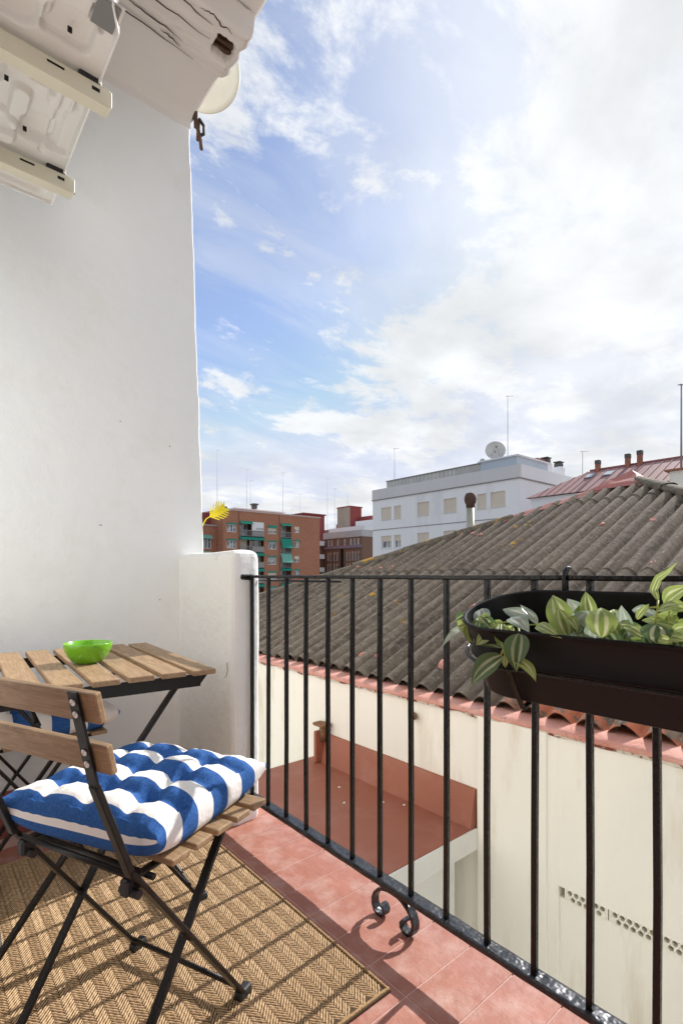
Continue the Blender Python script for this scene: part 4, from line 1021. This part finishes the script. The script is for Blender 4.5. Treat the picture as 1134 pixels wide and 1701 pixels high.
# ================================================================== RAILING
ra = thing('railing', 'black wrought iron balcony railing with square balusters and a floor scroll', 'railing', (1.03, 0.5, 0))
RXX = 1.03
b = MB(); n = 60
def topr(u, v):
    y = 1.768 - 2.9 * v; w = 0.0012 * noise.noise(Vector((y * 7, 1, 1)))
    a = 2 * math.pi * u; return (RXX + 0.0145 * max(-1, min(1, 1.35 * math.cos(a))), y, 0.9635 + w + 0.0055 * max(-1, min(1, 1.35 * math.sin(a))) )
b.grid(topr, 16, n); b.build('top_rail', M['iron'], ra)
b = MB().box((0.985, 1.757, 0.950), (1.042, 1.775, 0.972), 0.006); b.rough(0.003, 60, 1); b.build('wall_anchor', M['iron'], ra)
b = MB()
def botr(u, v):
    y = 1.768 - 2.9 * v; a = 2 * math.pi * u
    w = 0.0016 * noise.noise(Vector((y * 16, u * 5, 1)))
    return (RXX + 0.0205 * max(-1, min(1, 1.4 * math.cos(a))), y, 0.1045 + w + 0.0065 * max(-1, min(1, 1.4 * math.sin(a))))
b.grid(botr, 16, 160); b.build('bottom_rail', M['iron_worn'], ra)
for i in range(-1, 19):
    y = 1.633 - 0.118 * i
    b = MB().box((RXX - 0.0064, y - 0.0064, 0.108), (RXX + 0.0064, y + 0.0064, 0.960), 0.0018); b.subdiv(2); b.rough(0.0022, 4, i)
    b.build('baluster', M['iron'], ra)
half = [(0, .0965), (.018, .096), (.036, .091), (.054, .080), (.067, .064), (.074, .046), (.073, .027), (.066, .012), (.054, .0045), (.041, .006), (.032, .015), (.030, .027), (.036, .036), (.045, .037)]
yc = 0.986
for sg in (1, -1):
    b = MB(); b.strip([(RXX, yc + sg * a * 1.04, z * 0.92 + 0.002) for a, z in half], 0.024, 0.0080, (1, 0, 0)); b.subdiv(1); b.rough(0.0012, 40, 3)
    b.build('scroll', M['iron_worn'], ra, smooth=False)

b = MB().box((1.068, 1.27, 0.944), (1.082, 1.772, 0.952), 0.002); b.build('outer_bar', M['iron'], ra)
# ================================================================== RUG
rug = thing('rug', 'tan herringbone jute rug on the red tiled floor under the chair', 'rug', (0.43, 1.45, 0))
RX0, RX1, RYA, RYB = -0.02, 0.858, 0.832, 2.02
MB().box((RX0, RYA, 0.0014), (RX1, RYB, 0.0065), 0.001).build('backing', M['jute_base'], rug)
b = MB()
for p0, p1 in (((RX1 - 0.006, RYA + 0.004, 0.007), (RX1 - 0.006, RYB, 0.007)), ((RX0, RYA + 0.006, 0.007), (RX1 - 0.002, RYA + 0.006, 0.007))):
    n = 240; d = (Vector(p1) - Vector(p0))
    b.tube([Vector(p0) + d * (i / n) + Vector((0.0008 * noise.noise(Vector((i * 0.11, 1, 1))), 0.0008 * noise.noise(Vector((i * 0.11, 7, 1))), 0)) for i in range(n + 1)], [0.0036 + 0.0005 * ((i % 2) * 2 - 1) for i in range(n + 1)], 8)
b.build('binding', M['jute_edge'], rug)
cw, pitch = 0.0232, 0.0094
verts = []; faces = []
ncol = int((RX1 - 0.012 - RX0) / cw) + 1
rnd = random.Random(3)
prof = ((1, 0.0), (0.35, 0.75), (-0.35, 0.75), (-1, 0.0))
for c in range(ncol):
    xr_ = RX1 - 0.012 - c * cw; sg = 1 if c % 2 else -1
    ny = int((RYB - RYA + 0.04) / pitch)
    for k in range(ny):
        yb = RYA + 0.012 + k * pitch + (0.0 if sg > 0 else pitch * 0.5)
        m_ = 4; base_i = len(verts)
        hgt = rnd.uniform(0.0020, 0.0029); rad = rnd.uniform(0.0021, 0.0025)
        jx = rnd.uniform(-0.0007, 0.0007)
        cnt = 0
        for i in range(m_ + 1):
            t = i / m_; x = xr_ - cw * t; y = yb + sg * cw * (t - 0.5) * 1.15 + jx
            y = max(RYA + 0.010, min(RYB - 0.002, y))
            bump = 0.72 + 0.42 * (i % 2) + rnd.uniform(-0.15, 0.15)
            end = 0.8 if i in (0, m_) else 1.0
            nx, ny_ = 0.755, sg * 0.656
            for (a, h) in prof:
                verts.append((x + nx * a * rad * bump * end, y + ny_ * a * rad * bump * end, 0.0064 + h * hgt * bump * end))
            cnt += 1
        for i in range(m_):
            for q in range(3):
                a = base_i + i * 4 + q
                faces.append((a, a + 1, a + 5, a + 4))
me = bpy.data.meshes.new('weave'); me.from_pydata(verts, [], faces); me.materials.append(M['jute'])
me.polygons.foreach_set('use_smooth', [True] * len(me.polygons))
wv = link('weave', me, rug); wv['kind'] = 'stuff'

# ================================================================== CHAIRS, CUSHIONS, TABLE, BOWL
def make_chair(label, loc, rz):
    t = thing('folding_chair', label, 'chair', loc, rz, 'folding bistro chairs')
    kw = dict(world_space=False)
    W0, W1 = 0.022, 0.358
    for w in (W0, W1):
        b = MB()
        b.strip([(-0.425, w, 0.789), (-0.385, w, 0.62)], 0.021, 0.005, (0, 1, 0))
        b.bar((-0.387, w, 0.63), (-0.314, w, 0.445), 0.012, 0.019, (0, 1, 0), 0.002)
        b.bar((-0.318, w, 0.455), (0.0, w, 0.012), 0.009, 0.024, (0, 1, 0), 0.002)
        leg = b.build('front_leg', M['steel'], t, **kw)
        for z in (0.772, 0.752, 0.688, 0.668):
            u = -0.425 + (0.789 - z) * 0.237
            MB().lathe([(0.0062, 0), (0.0055, 0.002), (0.002, 0.0028), (0.0015, 0.001), (0.0005, 0.001)], (u - 0.003, w, z), 10, (-0.97, 0, -0.23)).build('rivet', M['rivet'], leg, **kw)
        cap = MB().box((-0.02, w - 0.012, 0.0), (0.022, w + 0.012, 0.026), 0.006, segs=2); cap.build('foot_cap', M['rubber'], leg, **kw)
        wi = w + (0.016 if w < 0.2 else -0.016)
        b = MB(); b.bar((-0.04, wi, 0.428), (-0.345, wi, 0.008), 0.008, 0.021, (0, 1, 0), 0.002); lg = b.build('rear_leg', M['steel'], t, **kw)
        MB().box((-0.362, wi - 0.01, 0.0), (-0.325, wi + 0.01, 0.024), 0.005, segs=2).build('foot_cap', M['rubber'], lg, **kw)
        MB().lathe([(0.007, -0.012), (0.007, 0.012)], (-0.171, (w + wi) / 2, 0.249), 10, (0, 1, 0)).build('pivot', M['steel'], t, **kw)
        b = MB(); b.bar((-0.30, wi, 0.428), (0.045, wi, 0.428), 0.007, 0.016, (0, 1, 0), 0.001); b.build('seat_rail', M['steel'], t, **kw)
    for (z0, z1) in ((0.738, 0.79), (0.652, 0.703)):
        u = -0.417 + (0.789 - (z0 + z1) / 2) * 0.237
        b = MB().box((-0.0065, -0.21, -(z1 - z0) / 2), (0.0065, 0.21, (z1 - z0) / 2), 0.003, segs=2)
        o = b.build('back_slat', M['wood_y'], t, **kw); o.location = (u + 0.004, 0.19, (z0 + z1) / 2); o.rotation_euler = (0, math.atan(-0.237), 0)
    for k in range(5):
        u0 = -0.253 + k * 0.0615
        o = MB().box((-0.0235, -0.205, -0.0065), (0.0235, 0.205, 0.0065), 0.003, segs=2).build('seat_slat', M['wood_y'], t, **kw)
        o.location = (u0 + 0.0235, 0.19, 0.4435)
    for (u, z, r) in ((-0.305, 0.437, 0.006), (-0.262, 0.416, 0.006), (-0.02, 0.416, 0.005), (-0.018, 0.040, 0.006)):
        b = MB(); b.tube([(u, W0, z), (u, W1, z)], r, 8); b.build('cross_bar', M['steel'], t, **kw)
    for w in (W0 + 0.02, W1 - 0.02):
        b = MB(); b.box((-0.315, w - 0.01, 0.40), (-0.285, w + 0.01, 0.432), 0.004); b.tube([(-0.30, w - 0.025, 0.405), (-0.30, w + 0.02, 0.405)], 0.008, 8); b.build('fold_catch', M['rubber'], t, **kw)
    return t
chair_a = make_chair('wood and black steel folding chair in front, under the striped cushion', (0.596, 1.02, 0), R(23.0))
chair_b = make_chair('wood and black steel folding chair mostly hidden behind the table', (0.475, 1.835, 0), R(0))

def make_cushion(label, loc, rz, seed, hu=0.192, hw=0.205):
    N_ = 104; T = 0.068; b = MB()
    tufts = [(a, c) for a in (-0.52, 0.0, 0.52) for c in (-0.52, 0.0, 0.52)]
    def thick(a, c): return T * (max(0, 1 - abs(a) ** 3.4) ** 0.34) * (max(0, 1 - abs(c) ** 3.4) ** 0.38)
    def tuft(a, c):
        d = 0.0
        for (ta, tc) in tufts:
            r2 = ((a - ta) ** 2 + (c - tc) ** 2); d = max(d, math.exp(-r2 / 0.020))
        cr = 0.0
        for s_ in (-0.52, 0.0, 0.52):
            if abs(c) < 0.95: cr = max(cr, 0.27 * math.exp(-((a - s_) / 0.085) ** 2))
            if abs(a) < 0.95: cr = max(cr, 0.27 * math.exp(-((c - s_) / 0.085) ** 2))
        return max(0.78 * d, cr)
    def warp(i, j):
        a, c = 2 * i - 1, 2 * j - 1
        a = math.sin(a * math.pi / 2 * 0.93) / math.sin(math.pi / 2 * 0.93); c = math.sin(c * math.pi / 2 * 0.93) / math.sin(math.pi / 2 * 0.93)
        return a, c
    def outline(a, c):
        # sides draw in between the pointed corners
        x = a * hu * (1 - 0.055 * (1 - abs(c) ** 2.0) * abs(a) ** 2); y = c * hw * (1 - 0.055 * (1 - abs(a) ** 2.0) * abs(c) ** 2)
        return x, y
    # stripe coordinate: arc length of the untufted top along u
    S = 4000; arc = [0.0]
    for k in range(S):
        a0, a1 = k / S, (k + 1) / S; arc.append(arc[-1] + math.hypot((a1 - a0) * hu, thick(a1, 0) - thick(a0, 0)))
    def al(a): k = min(1, abs(a)) * S; i = min(S - 1, int(k)); return math.copysign(arc[i] + (arc[i + 1] - arc[i]) * (k - i), a)
    def f_top(i, j):
        a, c = warp(i, j); x, y = outline(a, c); t = thick(a, c)
        z = 0.040 + t * 0.92 * (1 - tuft(a, c)) + 0.003 * noise.noise(Vector((a * 3 + seed, c * 3, 1))) * (t / T) + 0.0016 * noise.noise(Vector((a * 11, c * 11, seed))) * (t / T)
        pl = 0.0022 * math.sin(c * 34 + 2 * math.sin(c * 9 + seed)) * abs(a) ** 6 + 0.0022 * math.sin(a * 30 + seed) * abs(c) ** 6; pl *= min(1, t / 0.03)
        return (x, y, z + pl + 0.016 * (abs(a) * abs(c)) ** 4)
    def f_bot(i, j):
        a, c = warp(i, j); x, y = outline(a, c); t = thick(a, c)
        return (x, y, 0.040 - min(t * 0.9, 0.040) * 0.98 + 0.016 * (abs(a) * abs(c)) ** 4)
    off = 0.011
    b.grid(f_top, N_, N_, uv=lambda i, j: (j, al(warp(i, j)[0]) + off + 1.04))
    b.grid(f_bot, N_, N_, uv=lambda i, j: (j, al(warp(i, j)[0]) + off + 1.04))
    bmesh.ops.remove_doubles(b.bm, verts=b.bm.verts[:], dist=0.0004)
    o = b.build('seat_cushion', M['cushion'], smooth=True); tag(o, label, 'cushion', 'striped seat cushions')
    o.location = loc; o.rotation_euler = (0, 0, rz)
    return o
ca, sa = math.cos(R(24.5)), math.sin(R(24.5))
cu, cw_ = -0.118, 0.205
cush = make_cushion('blue and white striped tufted cushion on the front chair', (0.596 + ca * cu - sa * cw_, 1.02 + sa * cu + ca * cw_, 0.449), R(24.5 + 4), 1.0)
make_cushion('blue and white striped cushion on the chair behind the table', (0.475 - 0.105, 1.835 + 0.19, 0.449), R(-2), 5.0)

tb = thing('folding_table', 'small slatted wood folding table with black steel legs by the wall', 'table', (0.683, 1.363, 0), R(-4))
kw = dict(world_space=False)
for k in range(7):
    o = MB().box((-0.034, -0.355, -0.0075), (0.034, 0.355, 0.0075), 0.003, segs=2).build('table_slat', M['wood_y'], tb, **kw); o.location = (-0.034 - k * 0.0865, 0.355, 0.6925 + random.uniform(-0.001, 0.001))
for y in (0.035, 0.66):
    b = MB(); b.box((-0.575, y - 0.006, 0.648), (-0.035, y + 0.006, 0.683), 0.001)
    b.prism([(-0.035, y - 0.006, 0.683), (-0.012, y - 0.006, 0.683), (-0.035, y - 0.006, 0.655)], (0, 0.012, 0))
    b.build('top_rail', M['steel'], tb, **kw)
    yo = y + (0.016 if y < 0.3 else -0.016)
    for (xa, xb, yy) in ((-0.085, -0.56, yo), (-0.50, -0.022, yo + (0.014 if y < 0.3 else -0.014))):
        b = MB(); b.bar((xa, yy, 0.672), (xb, yy, 0.010), 0.010, 0.026, (0, 1, 0), 0.002); lg = b.build('leg', M['steel'], tb, **kw)
        MB().box((xb - 0.02, yy - 0.012, 0.0), (xb + 0.02, yy + 0.012, 0.026), 0.006, segs=2).build('foot_cap', M['rubber'], lg, **kw)
for (x, z) in ((-0.52, 0.07), (-0.062, 0.07), (-0.44, 0.60)):
    b = MB(); b.tube([(x, 0.05, z), (x, 0.645, z)], 0.007, 8); b.build('cross_bar', M['steel'], tb, **kw)

bw = MB(); bw.lathe([(0.001, 0.0), (0.034, 0.0), (0.038, 0.002), (0.050, 0.010), (0.064, 0.028), (0.0725, 0.050), (0.0755, 0.066), (0.0745, 0.0685), (0.0725, 0.067), (0.069, 0.050), (0.060, 0.030), (0.046, 0.014), (0.030, 0.008), (0.001, 0.007)], (0, 0, 0), 56)
for v in bw.bm.verts: v.co *= 0.92
bowl = tag(bw.build('bowl', M['green_bowl']), 'bright green glazed bowl on the slatted table', 'bowl'); bowl.location = (0.425, 1.70, 0.7)

# ================================================================== PLANTER AND PLANT
pl = thing('planter', 'oval black metal trough planter hooked onto the railing', 'planter', (0.9, 0.335, 0.74))
PC = Vector((0.8975, 0.335, 0.905)); PA = Vector((-0.956, 0, -0.293)); PN = Vector((-0.293, 0, 0.956)); HW, HLn = 0.1125, 0.300
def stadium(ins, k, n=72):
    w, l = HW - ins, HLn - ins; st_ = l - w; t = k / n * 4
    a = 2 * math.pi * k / n
    cx = math.cos(a); sy = math.sin(a)
    return w * sy, (st_ if cx >= 0 else -st_) + w * cx
def ploc(ins, dep, k): a, l = stadium(ins, k); return PC + PA * a + Vector((0, 1, 0)) * l + PN * (-dep)
def trough(prof, name, m, close=True):
    b = MB(); rings = [[b.bm.verts.new(ploc(i, d, k)) for k in range(72)] for i, d in prof]
    for r0, r1 in zip(rings, rings[1:]):
        for k in range(72):
            f = b.bm.faces.new((r0[k], r0[(k + 1) % 72], r1[(k + 1) % 72], r1[k])); f.smooth = True
    if close: b.bm.faces.new(rings[-1])
    return b.build(name, m, pl)
trough([(0.006, 0.000), (0.0025, -0.002), (0.0, 0.0), (0.0, 0.0035), (0.003, 0.005), (0.0045, 0.010), (0.0085, 0.062), (0.0065, 0.0645), (0.0050, 0.067), (0.0050, 0.070), (0.0085, 0.073), (0.012, 0.076), (0.021, 0.142), (0.025, 0.145), (0.030, 0.145)], 'body', M['tin'])
trough([(0.006, 0.0), (0.0075, 0.004), (0.0125, 0.062), (0.016, 0.076), (0.020, 0.110)], 'liner', M['tin'])
ringb = MB(); n = 72
pts = [ploc(-0.0035, 0.070, k) for k in range(n + 1)]
ringb.tube(pts, 0.0034, 6, cap=False); ringb.build('hanger_ring', M['iron'], pl)
for y in (0.497, 0.165):
    b = MB()
    path = [(1.012, 0.905), (1.011, 0.955), (1.013, 0.976), (1.022, 0.984), (1.034, 0.984), (1.044, 0.976), (1.047, 0.95), (1.049, 0.92)]
    b.tube([(x, y + (0.012 if i > 4 else 0), z) for i, (x, z) in enumerate(path)], 0.0042, 8); b.build('hook', M['iron'], pl)
    b = MB(); fr = PC + PA * (HW + 0.002) - PN * 0.07; fb = PC + PA * (HW - 0.020) - PN * 0.158; bk = PC - PA * (HW - 0.05) - PN * 0.158
    dy = Vector((0, y - PC.y, 0))
    b.strip([fr + dy, (fr + fb) / 2 + dy + PA * 0.001, fb + dy, (fb + bk) / 2 + dy, bk + dy], 0.010, 0.003, (0, 1, 0)); b.build('hanger_strap', M['iron'], pl)

plant = thing('trailing_plant', 'variegated green and cream trailing foliage spilling from the black trough', 'plant', (0.88, 0.36, 0.83))
LEAVES = [((0.86, 0.629, 0.865), (0.86, 0.6832, 0.821), 0.0151), ((0.86, 0.5802, 0.8712), (0.9, 0.6159, 0.8998), 0.0281), ((0.85, 0.6129, 0.8718), (0.83, 0.5928, 0.8367), 0.0192), ((0.83, 0.5573, 0.8633), (0.82, 0.5802, 0.8424), 0.0208), ((0.8, 0.501, 0.8423), (0.84, 0.5286, 0.8808), 0.0286), ((0.8, 0.5047, 0.8408), (0.84, 0.5804, 0.8324), 0.018), ((0.82, 0.5273, 0.8599), (0.84, 0.5804, 0.8418), 0.0137), ((0.83, 0.5038, 0.892), (0.8, 0.4535, 0.8732), 0.0266), ((0.85, 0.4842, 0.8922), (0.87, 0.5467, 0.9034), 0.0204), ((0.84, 0.4623, 0.8856), (0.86, 0.5045, 0.9139), 0.0132), ((0.83, 0.4072, 0.876), (0.86, 0.4426, 0.9332), 0.0343), ((0.86, 0.4177, 0.9001), (0.84, 0.3916, 0.8746), 0.0143), ((0.82, 0.4491, 0.8826), (0.79, 0.3925, 0.8695), 0.0161), ((0.79, 0.4657, 0.8677), (0.772, 0.4595, 0.8169), 0.0307), ((0.79, 0.5008, 0.8262), (0.79, 0.5537, 0.7763), 0.0305), ((0.785, 0.4764, 0.8256), (0.765, 0.4273, 0.8035), 0.0232), ((0.79, 0.4924, 0.8294), (0.785, 0.4893, 0.8103), 0.0095), ((0.85, 0.489, 0.8787), (0.86, 0.5194, 0.8962), 0.0157), ((0.83, 0.5389, 0.8739), (0.85, 0.5845, 0.8643), 0.0162), ((0.86, 0.3771, 0.8929), (0.88, 0.3954, 0.9404), 0.0207), ((0.8, 0.3355, 0.8775), (0.83, 0.3489, 0.9176), 0.0365), ((0.84, 0.3246, 0.8786), (0.88, 0.3503, 0.9129), 0.0295), ((0.82, 0.3024, 0.8943), (0.84, 0.3367, 0.8937), 0.011), ((0.8, 0.2787, 0.882), (0.82, 0.311, 0.8937), 0.0136), ((0.82, 0.2925, 0.9057), (0.83, 0.2808, 0.9271), 0.0091), ((0.85, 0.2862, 0.9153), (0.86, 0.3142, 0.9149), 0.0126), ((0.82, 0.2641, 0.9193), (0.8, 0.229, 0.9304), 0.0143), ((0.85, 0.2656, 0.9285), (0.84, 0.2329, 0.9549), 0.0223), ((0.79, 0.2576, 0.8768), (0.81, 0.2635, 0.9001), 0.0361), ((0.83, 0.2427, 0.8953), (0.84, 0.2926, 0.9015), 0.018), ((0.84, 0.2546, 0.907), (0.84, 0.2453, 0.9084), 0.0081), ((0.79, 0.2544, 0.8814), (0.785, 0.2367, 0.8794), 0.0112), ((0.81, 0.243, 0.8909), (0.8, 0.2207, 0.9004), 0.014), ((0.8, 0.245, 0.8829), (0.79, 0.2238, 0.8816), 0.0167), ((0.84, 0.4089, 0.9013), (0.82, 0.3807, 0.8785), 0.0152), ((0.82, 0.311, 0.8751), (0.84, 0.3069, 0.8833), 0.0171), ((0.86, 0.2634, 0.9237), (0.86, 0.2398, 0.9173), 0.0166), ((0.87, 0.2858, 0.9049), (0.88, 0.3065, 0.9128), 0.0128), ((0.82, 0.3823, 0.875), (0.84, 0.3832, 0.8869), 0.0117), ((0.84, 0.3749, 0.8775), (0.86, 0.3889, 0.8938), 0.0152)]
SCURL = [(0.84, 0.2726, 0.9331), (0.85, 0.2813, 0.9463), (0.855, 0.2767, 0.9632), (0.86, 0.2661, 0.9725), (0.86, 0.2538, 0.986)]
STEMS = [[(0.84, 0.4378, 0.8727), (0.83, 0.4546, 0.8847), (0.84, 0.4856, 0.8796), (0.84, 0.5098, 0.8844), (0.84, 0.548, 0.8794), (0.86, 0.6056, 0.879), (0.86, 0.629, 0.8675)], [(0.81, 0.4798, 0.8798), (0.79, 0.4634, 0.8659)], [(0.82, 0.4953, 0.8779), (0.79, 0.496, 0.8417), (0.79, 0.5032, 0.8248)], [(0.79, 0.496, 0.8417), (0.785, 0.4764, 0.8256)], [(0.79, 0.496, 0.8395), (0.79, 0.4924, 0.8283)], [(0.82, 0.2694, 0.8998), (0.83, 0.2693, 0.9201), (0.84, 0.2719, 0.9331)], [(0.83, 0.2693, 0.9231), (0.83, 0.2808, 0.9218)], [(0.83, 0.2568, 0.9045), (0.84, 0.2559, 0.9218)], [(0.83, 0.2727, 0.9079), (0.84, 0.2546, 0.907)]]
CAMP = Vector((0, 0, 0.97))
def leaf(p, q, w, m, seed):
    rnd = random.Random(seed); p, q = Vector(p), Vector(q); ax = q - p; L_ = ax.length; ax.normalize()
    p = p - ax * L_ * 0.06; L_ *= 1.08; w *= 1.2
    want = ((CAMP - p).normalized() + Vector((0, 0, 0.55)) + Vector((rnd.uniform(-.35, .35), rnd.uniform(-.35, .35), 0)))
    nn = (want - ax * want.dot(ax)).normalized(); sd_ = ax.cross(nn).normalized()
    droop = rnd.uniform(0.03, 0.16) * L_; cup = rnd.uniform(0.12, 0.32); tw = rnd.uniform(-0.35, 0.35)
    b = MB()
    def f(i, j):
        u = 2 * i - 1; v = j
        ww = 0.5 * w * (math.sin(math.pi * v ** 0.72) ** 0.85 if 0 < v < 1 else 0.0) + 0.0004
        if v > 0.75: ww *= 1 - 0.35 * ((v - 0.75) / 0.25) ** 2
        a = tw * v; s2 = sd_ * math.cos(a) + nn * math.sin(a); n2 = nn * math.cos(a) - sd_ * math.sin(a)
        return p + ax * (L_ * v) + s2 * (u * ww) + n2 * (cup * abs(u) ** 1.4 * ww + droop * math.sin(math.pi * v) - 0.04 * ww * (1 - abs(u))) + n2 * 0.0006 * math.sin(9 * v + 5 * u)
    b.grid(f, 10, 14, uv=lambda i, j: (2 * i - 1, j)); return b.build('leaf', m, plant)
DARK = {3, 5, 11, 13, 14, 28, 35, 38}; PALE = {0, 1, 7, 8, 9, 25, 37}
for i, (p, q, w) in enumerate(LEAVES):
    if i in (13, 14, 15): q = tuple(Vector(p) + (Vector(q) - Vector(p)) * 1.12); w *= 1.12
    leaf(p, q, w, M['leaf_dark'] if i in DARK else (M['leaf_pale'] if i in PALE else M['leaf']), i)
# curled upright shoot
b = MB(); sp = [Vector(v) for v in SCURL]
def curl(i, j):
    t = j * (len(sp) - 1); k = min(int(t), len(sp) - 2); f = t - k; p = sp[k].lerp(sp[k + 1], f); ax = (sp[k + 1] - sp[k]).normalized()
    sd_ = ax.cross((CAMP - p).normalized()).normalized(); ww = 0.0055 * (math.sin(math.pi * (0.08 + 0.92 * j) ** 0.8)) + 0.0003
    return p + sd_ * (2 * i - 1) * ww + Vector((0, 0, 0.002 * abs(2 * i - 1)))
b.grid(curl, 8, 24, uv=lambda i, j: (2 * i - 1, j)); b.build('leaf', M['leaf'], plant)
for s_ in STEMS:
    b = MB(); b.tube(s_, 0.0016, 6); b.build('stem', M['stem'], plant)
# foliage deeper in the trough and towards its hidden end
for k in range(34):
    rnd = random.Random(100 + k); y = rnd.uniform(0.15, 0.47); a = rnd.uniform(-0.05, 0.080)
    p = PC + PA * a + Vector((0, y - PC.y, 0)) - PN * rnd.uniform(0.025, 0.06)
    q = p + Vector((rnd.uniform(-.03, .02), rnd.uniform(-.04, .04), rnd.uniform(0.005, 0.03)))
    leaf(p, q, rnd.uniform(0.018, 0.03), rnd.choice([M['leaf'], M['leaf'], M['leaf_dark'], M['leaf_pale']]), 200 + k)

for k in range(9):
    rnd = random.Random(500 + k)
    p = Vector((rnd.uniform(0.80, 0.87), rnd.uniform(0.48, 0.63), 0)); p.z = 0.872 + (p.x - 0.80) * 0.25 + rnd.uniform(-0.012, 0.012)
    q = p + Vector((rnd.uniform(-.02, .02), rnd.uniform(-.03, .035), rnd.uniform(-0.028, 0.014)))
    leaf(p, q, rnd.uniform(0.014, 0.022), rnd.choice([M['leaf'], M['leaf'], M['leaf_dark'], M['leaf_pale']]), 300 + k)

for k in range(22):
    rnd = random.Random(700 + k)
    y = rnd.uniform(0.16, 0.47); p = PC + PA * rnd.uniform(0.02, 0.10) + Vector((0, y - PC.y, 0)) - PN * rnd.uniform(0.005, 0.025)
    q = p + Vector((rnd.uniform(-.02, .02), rnd.uniform(-.035, .035), rnd.uniform(0.015, 0.045)))
    leaf(p, q, rnd.uniform(0.020, 0.032), rnd.choice([M['leaf'], M['leaf'], M['leaf'], M['leaf_dark'], M['leaf_pale']]), 900 + k)
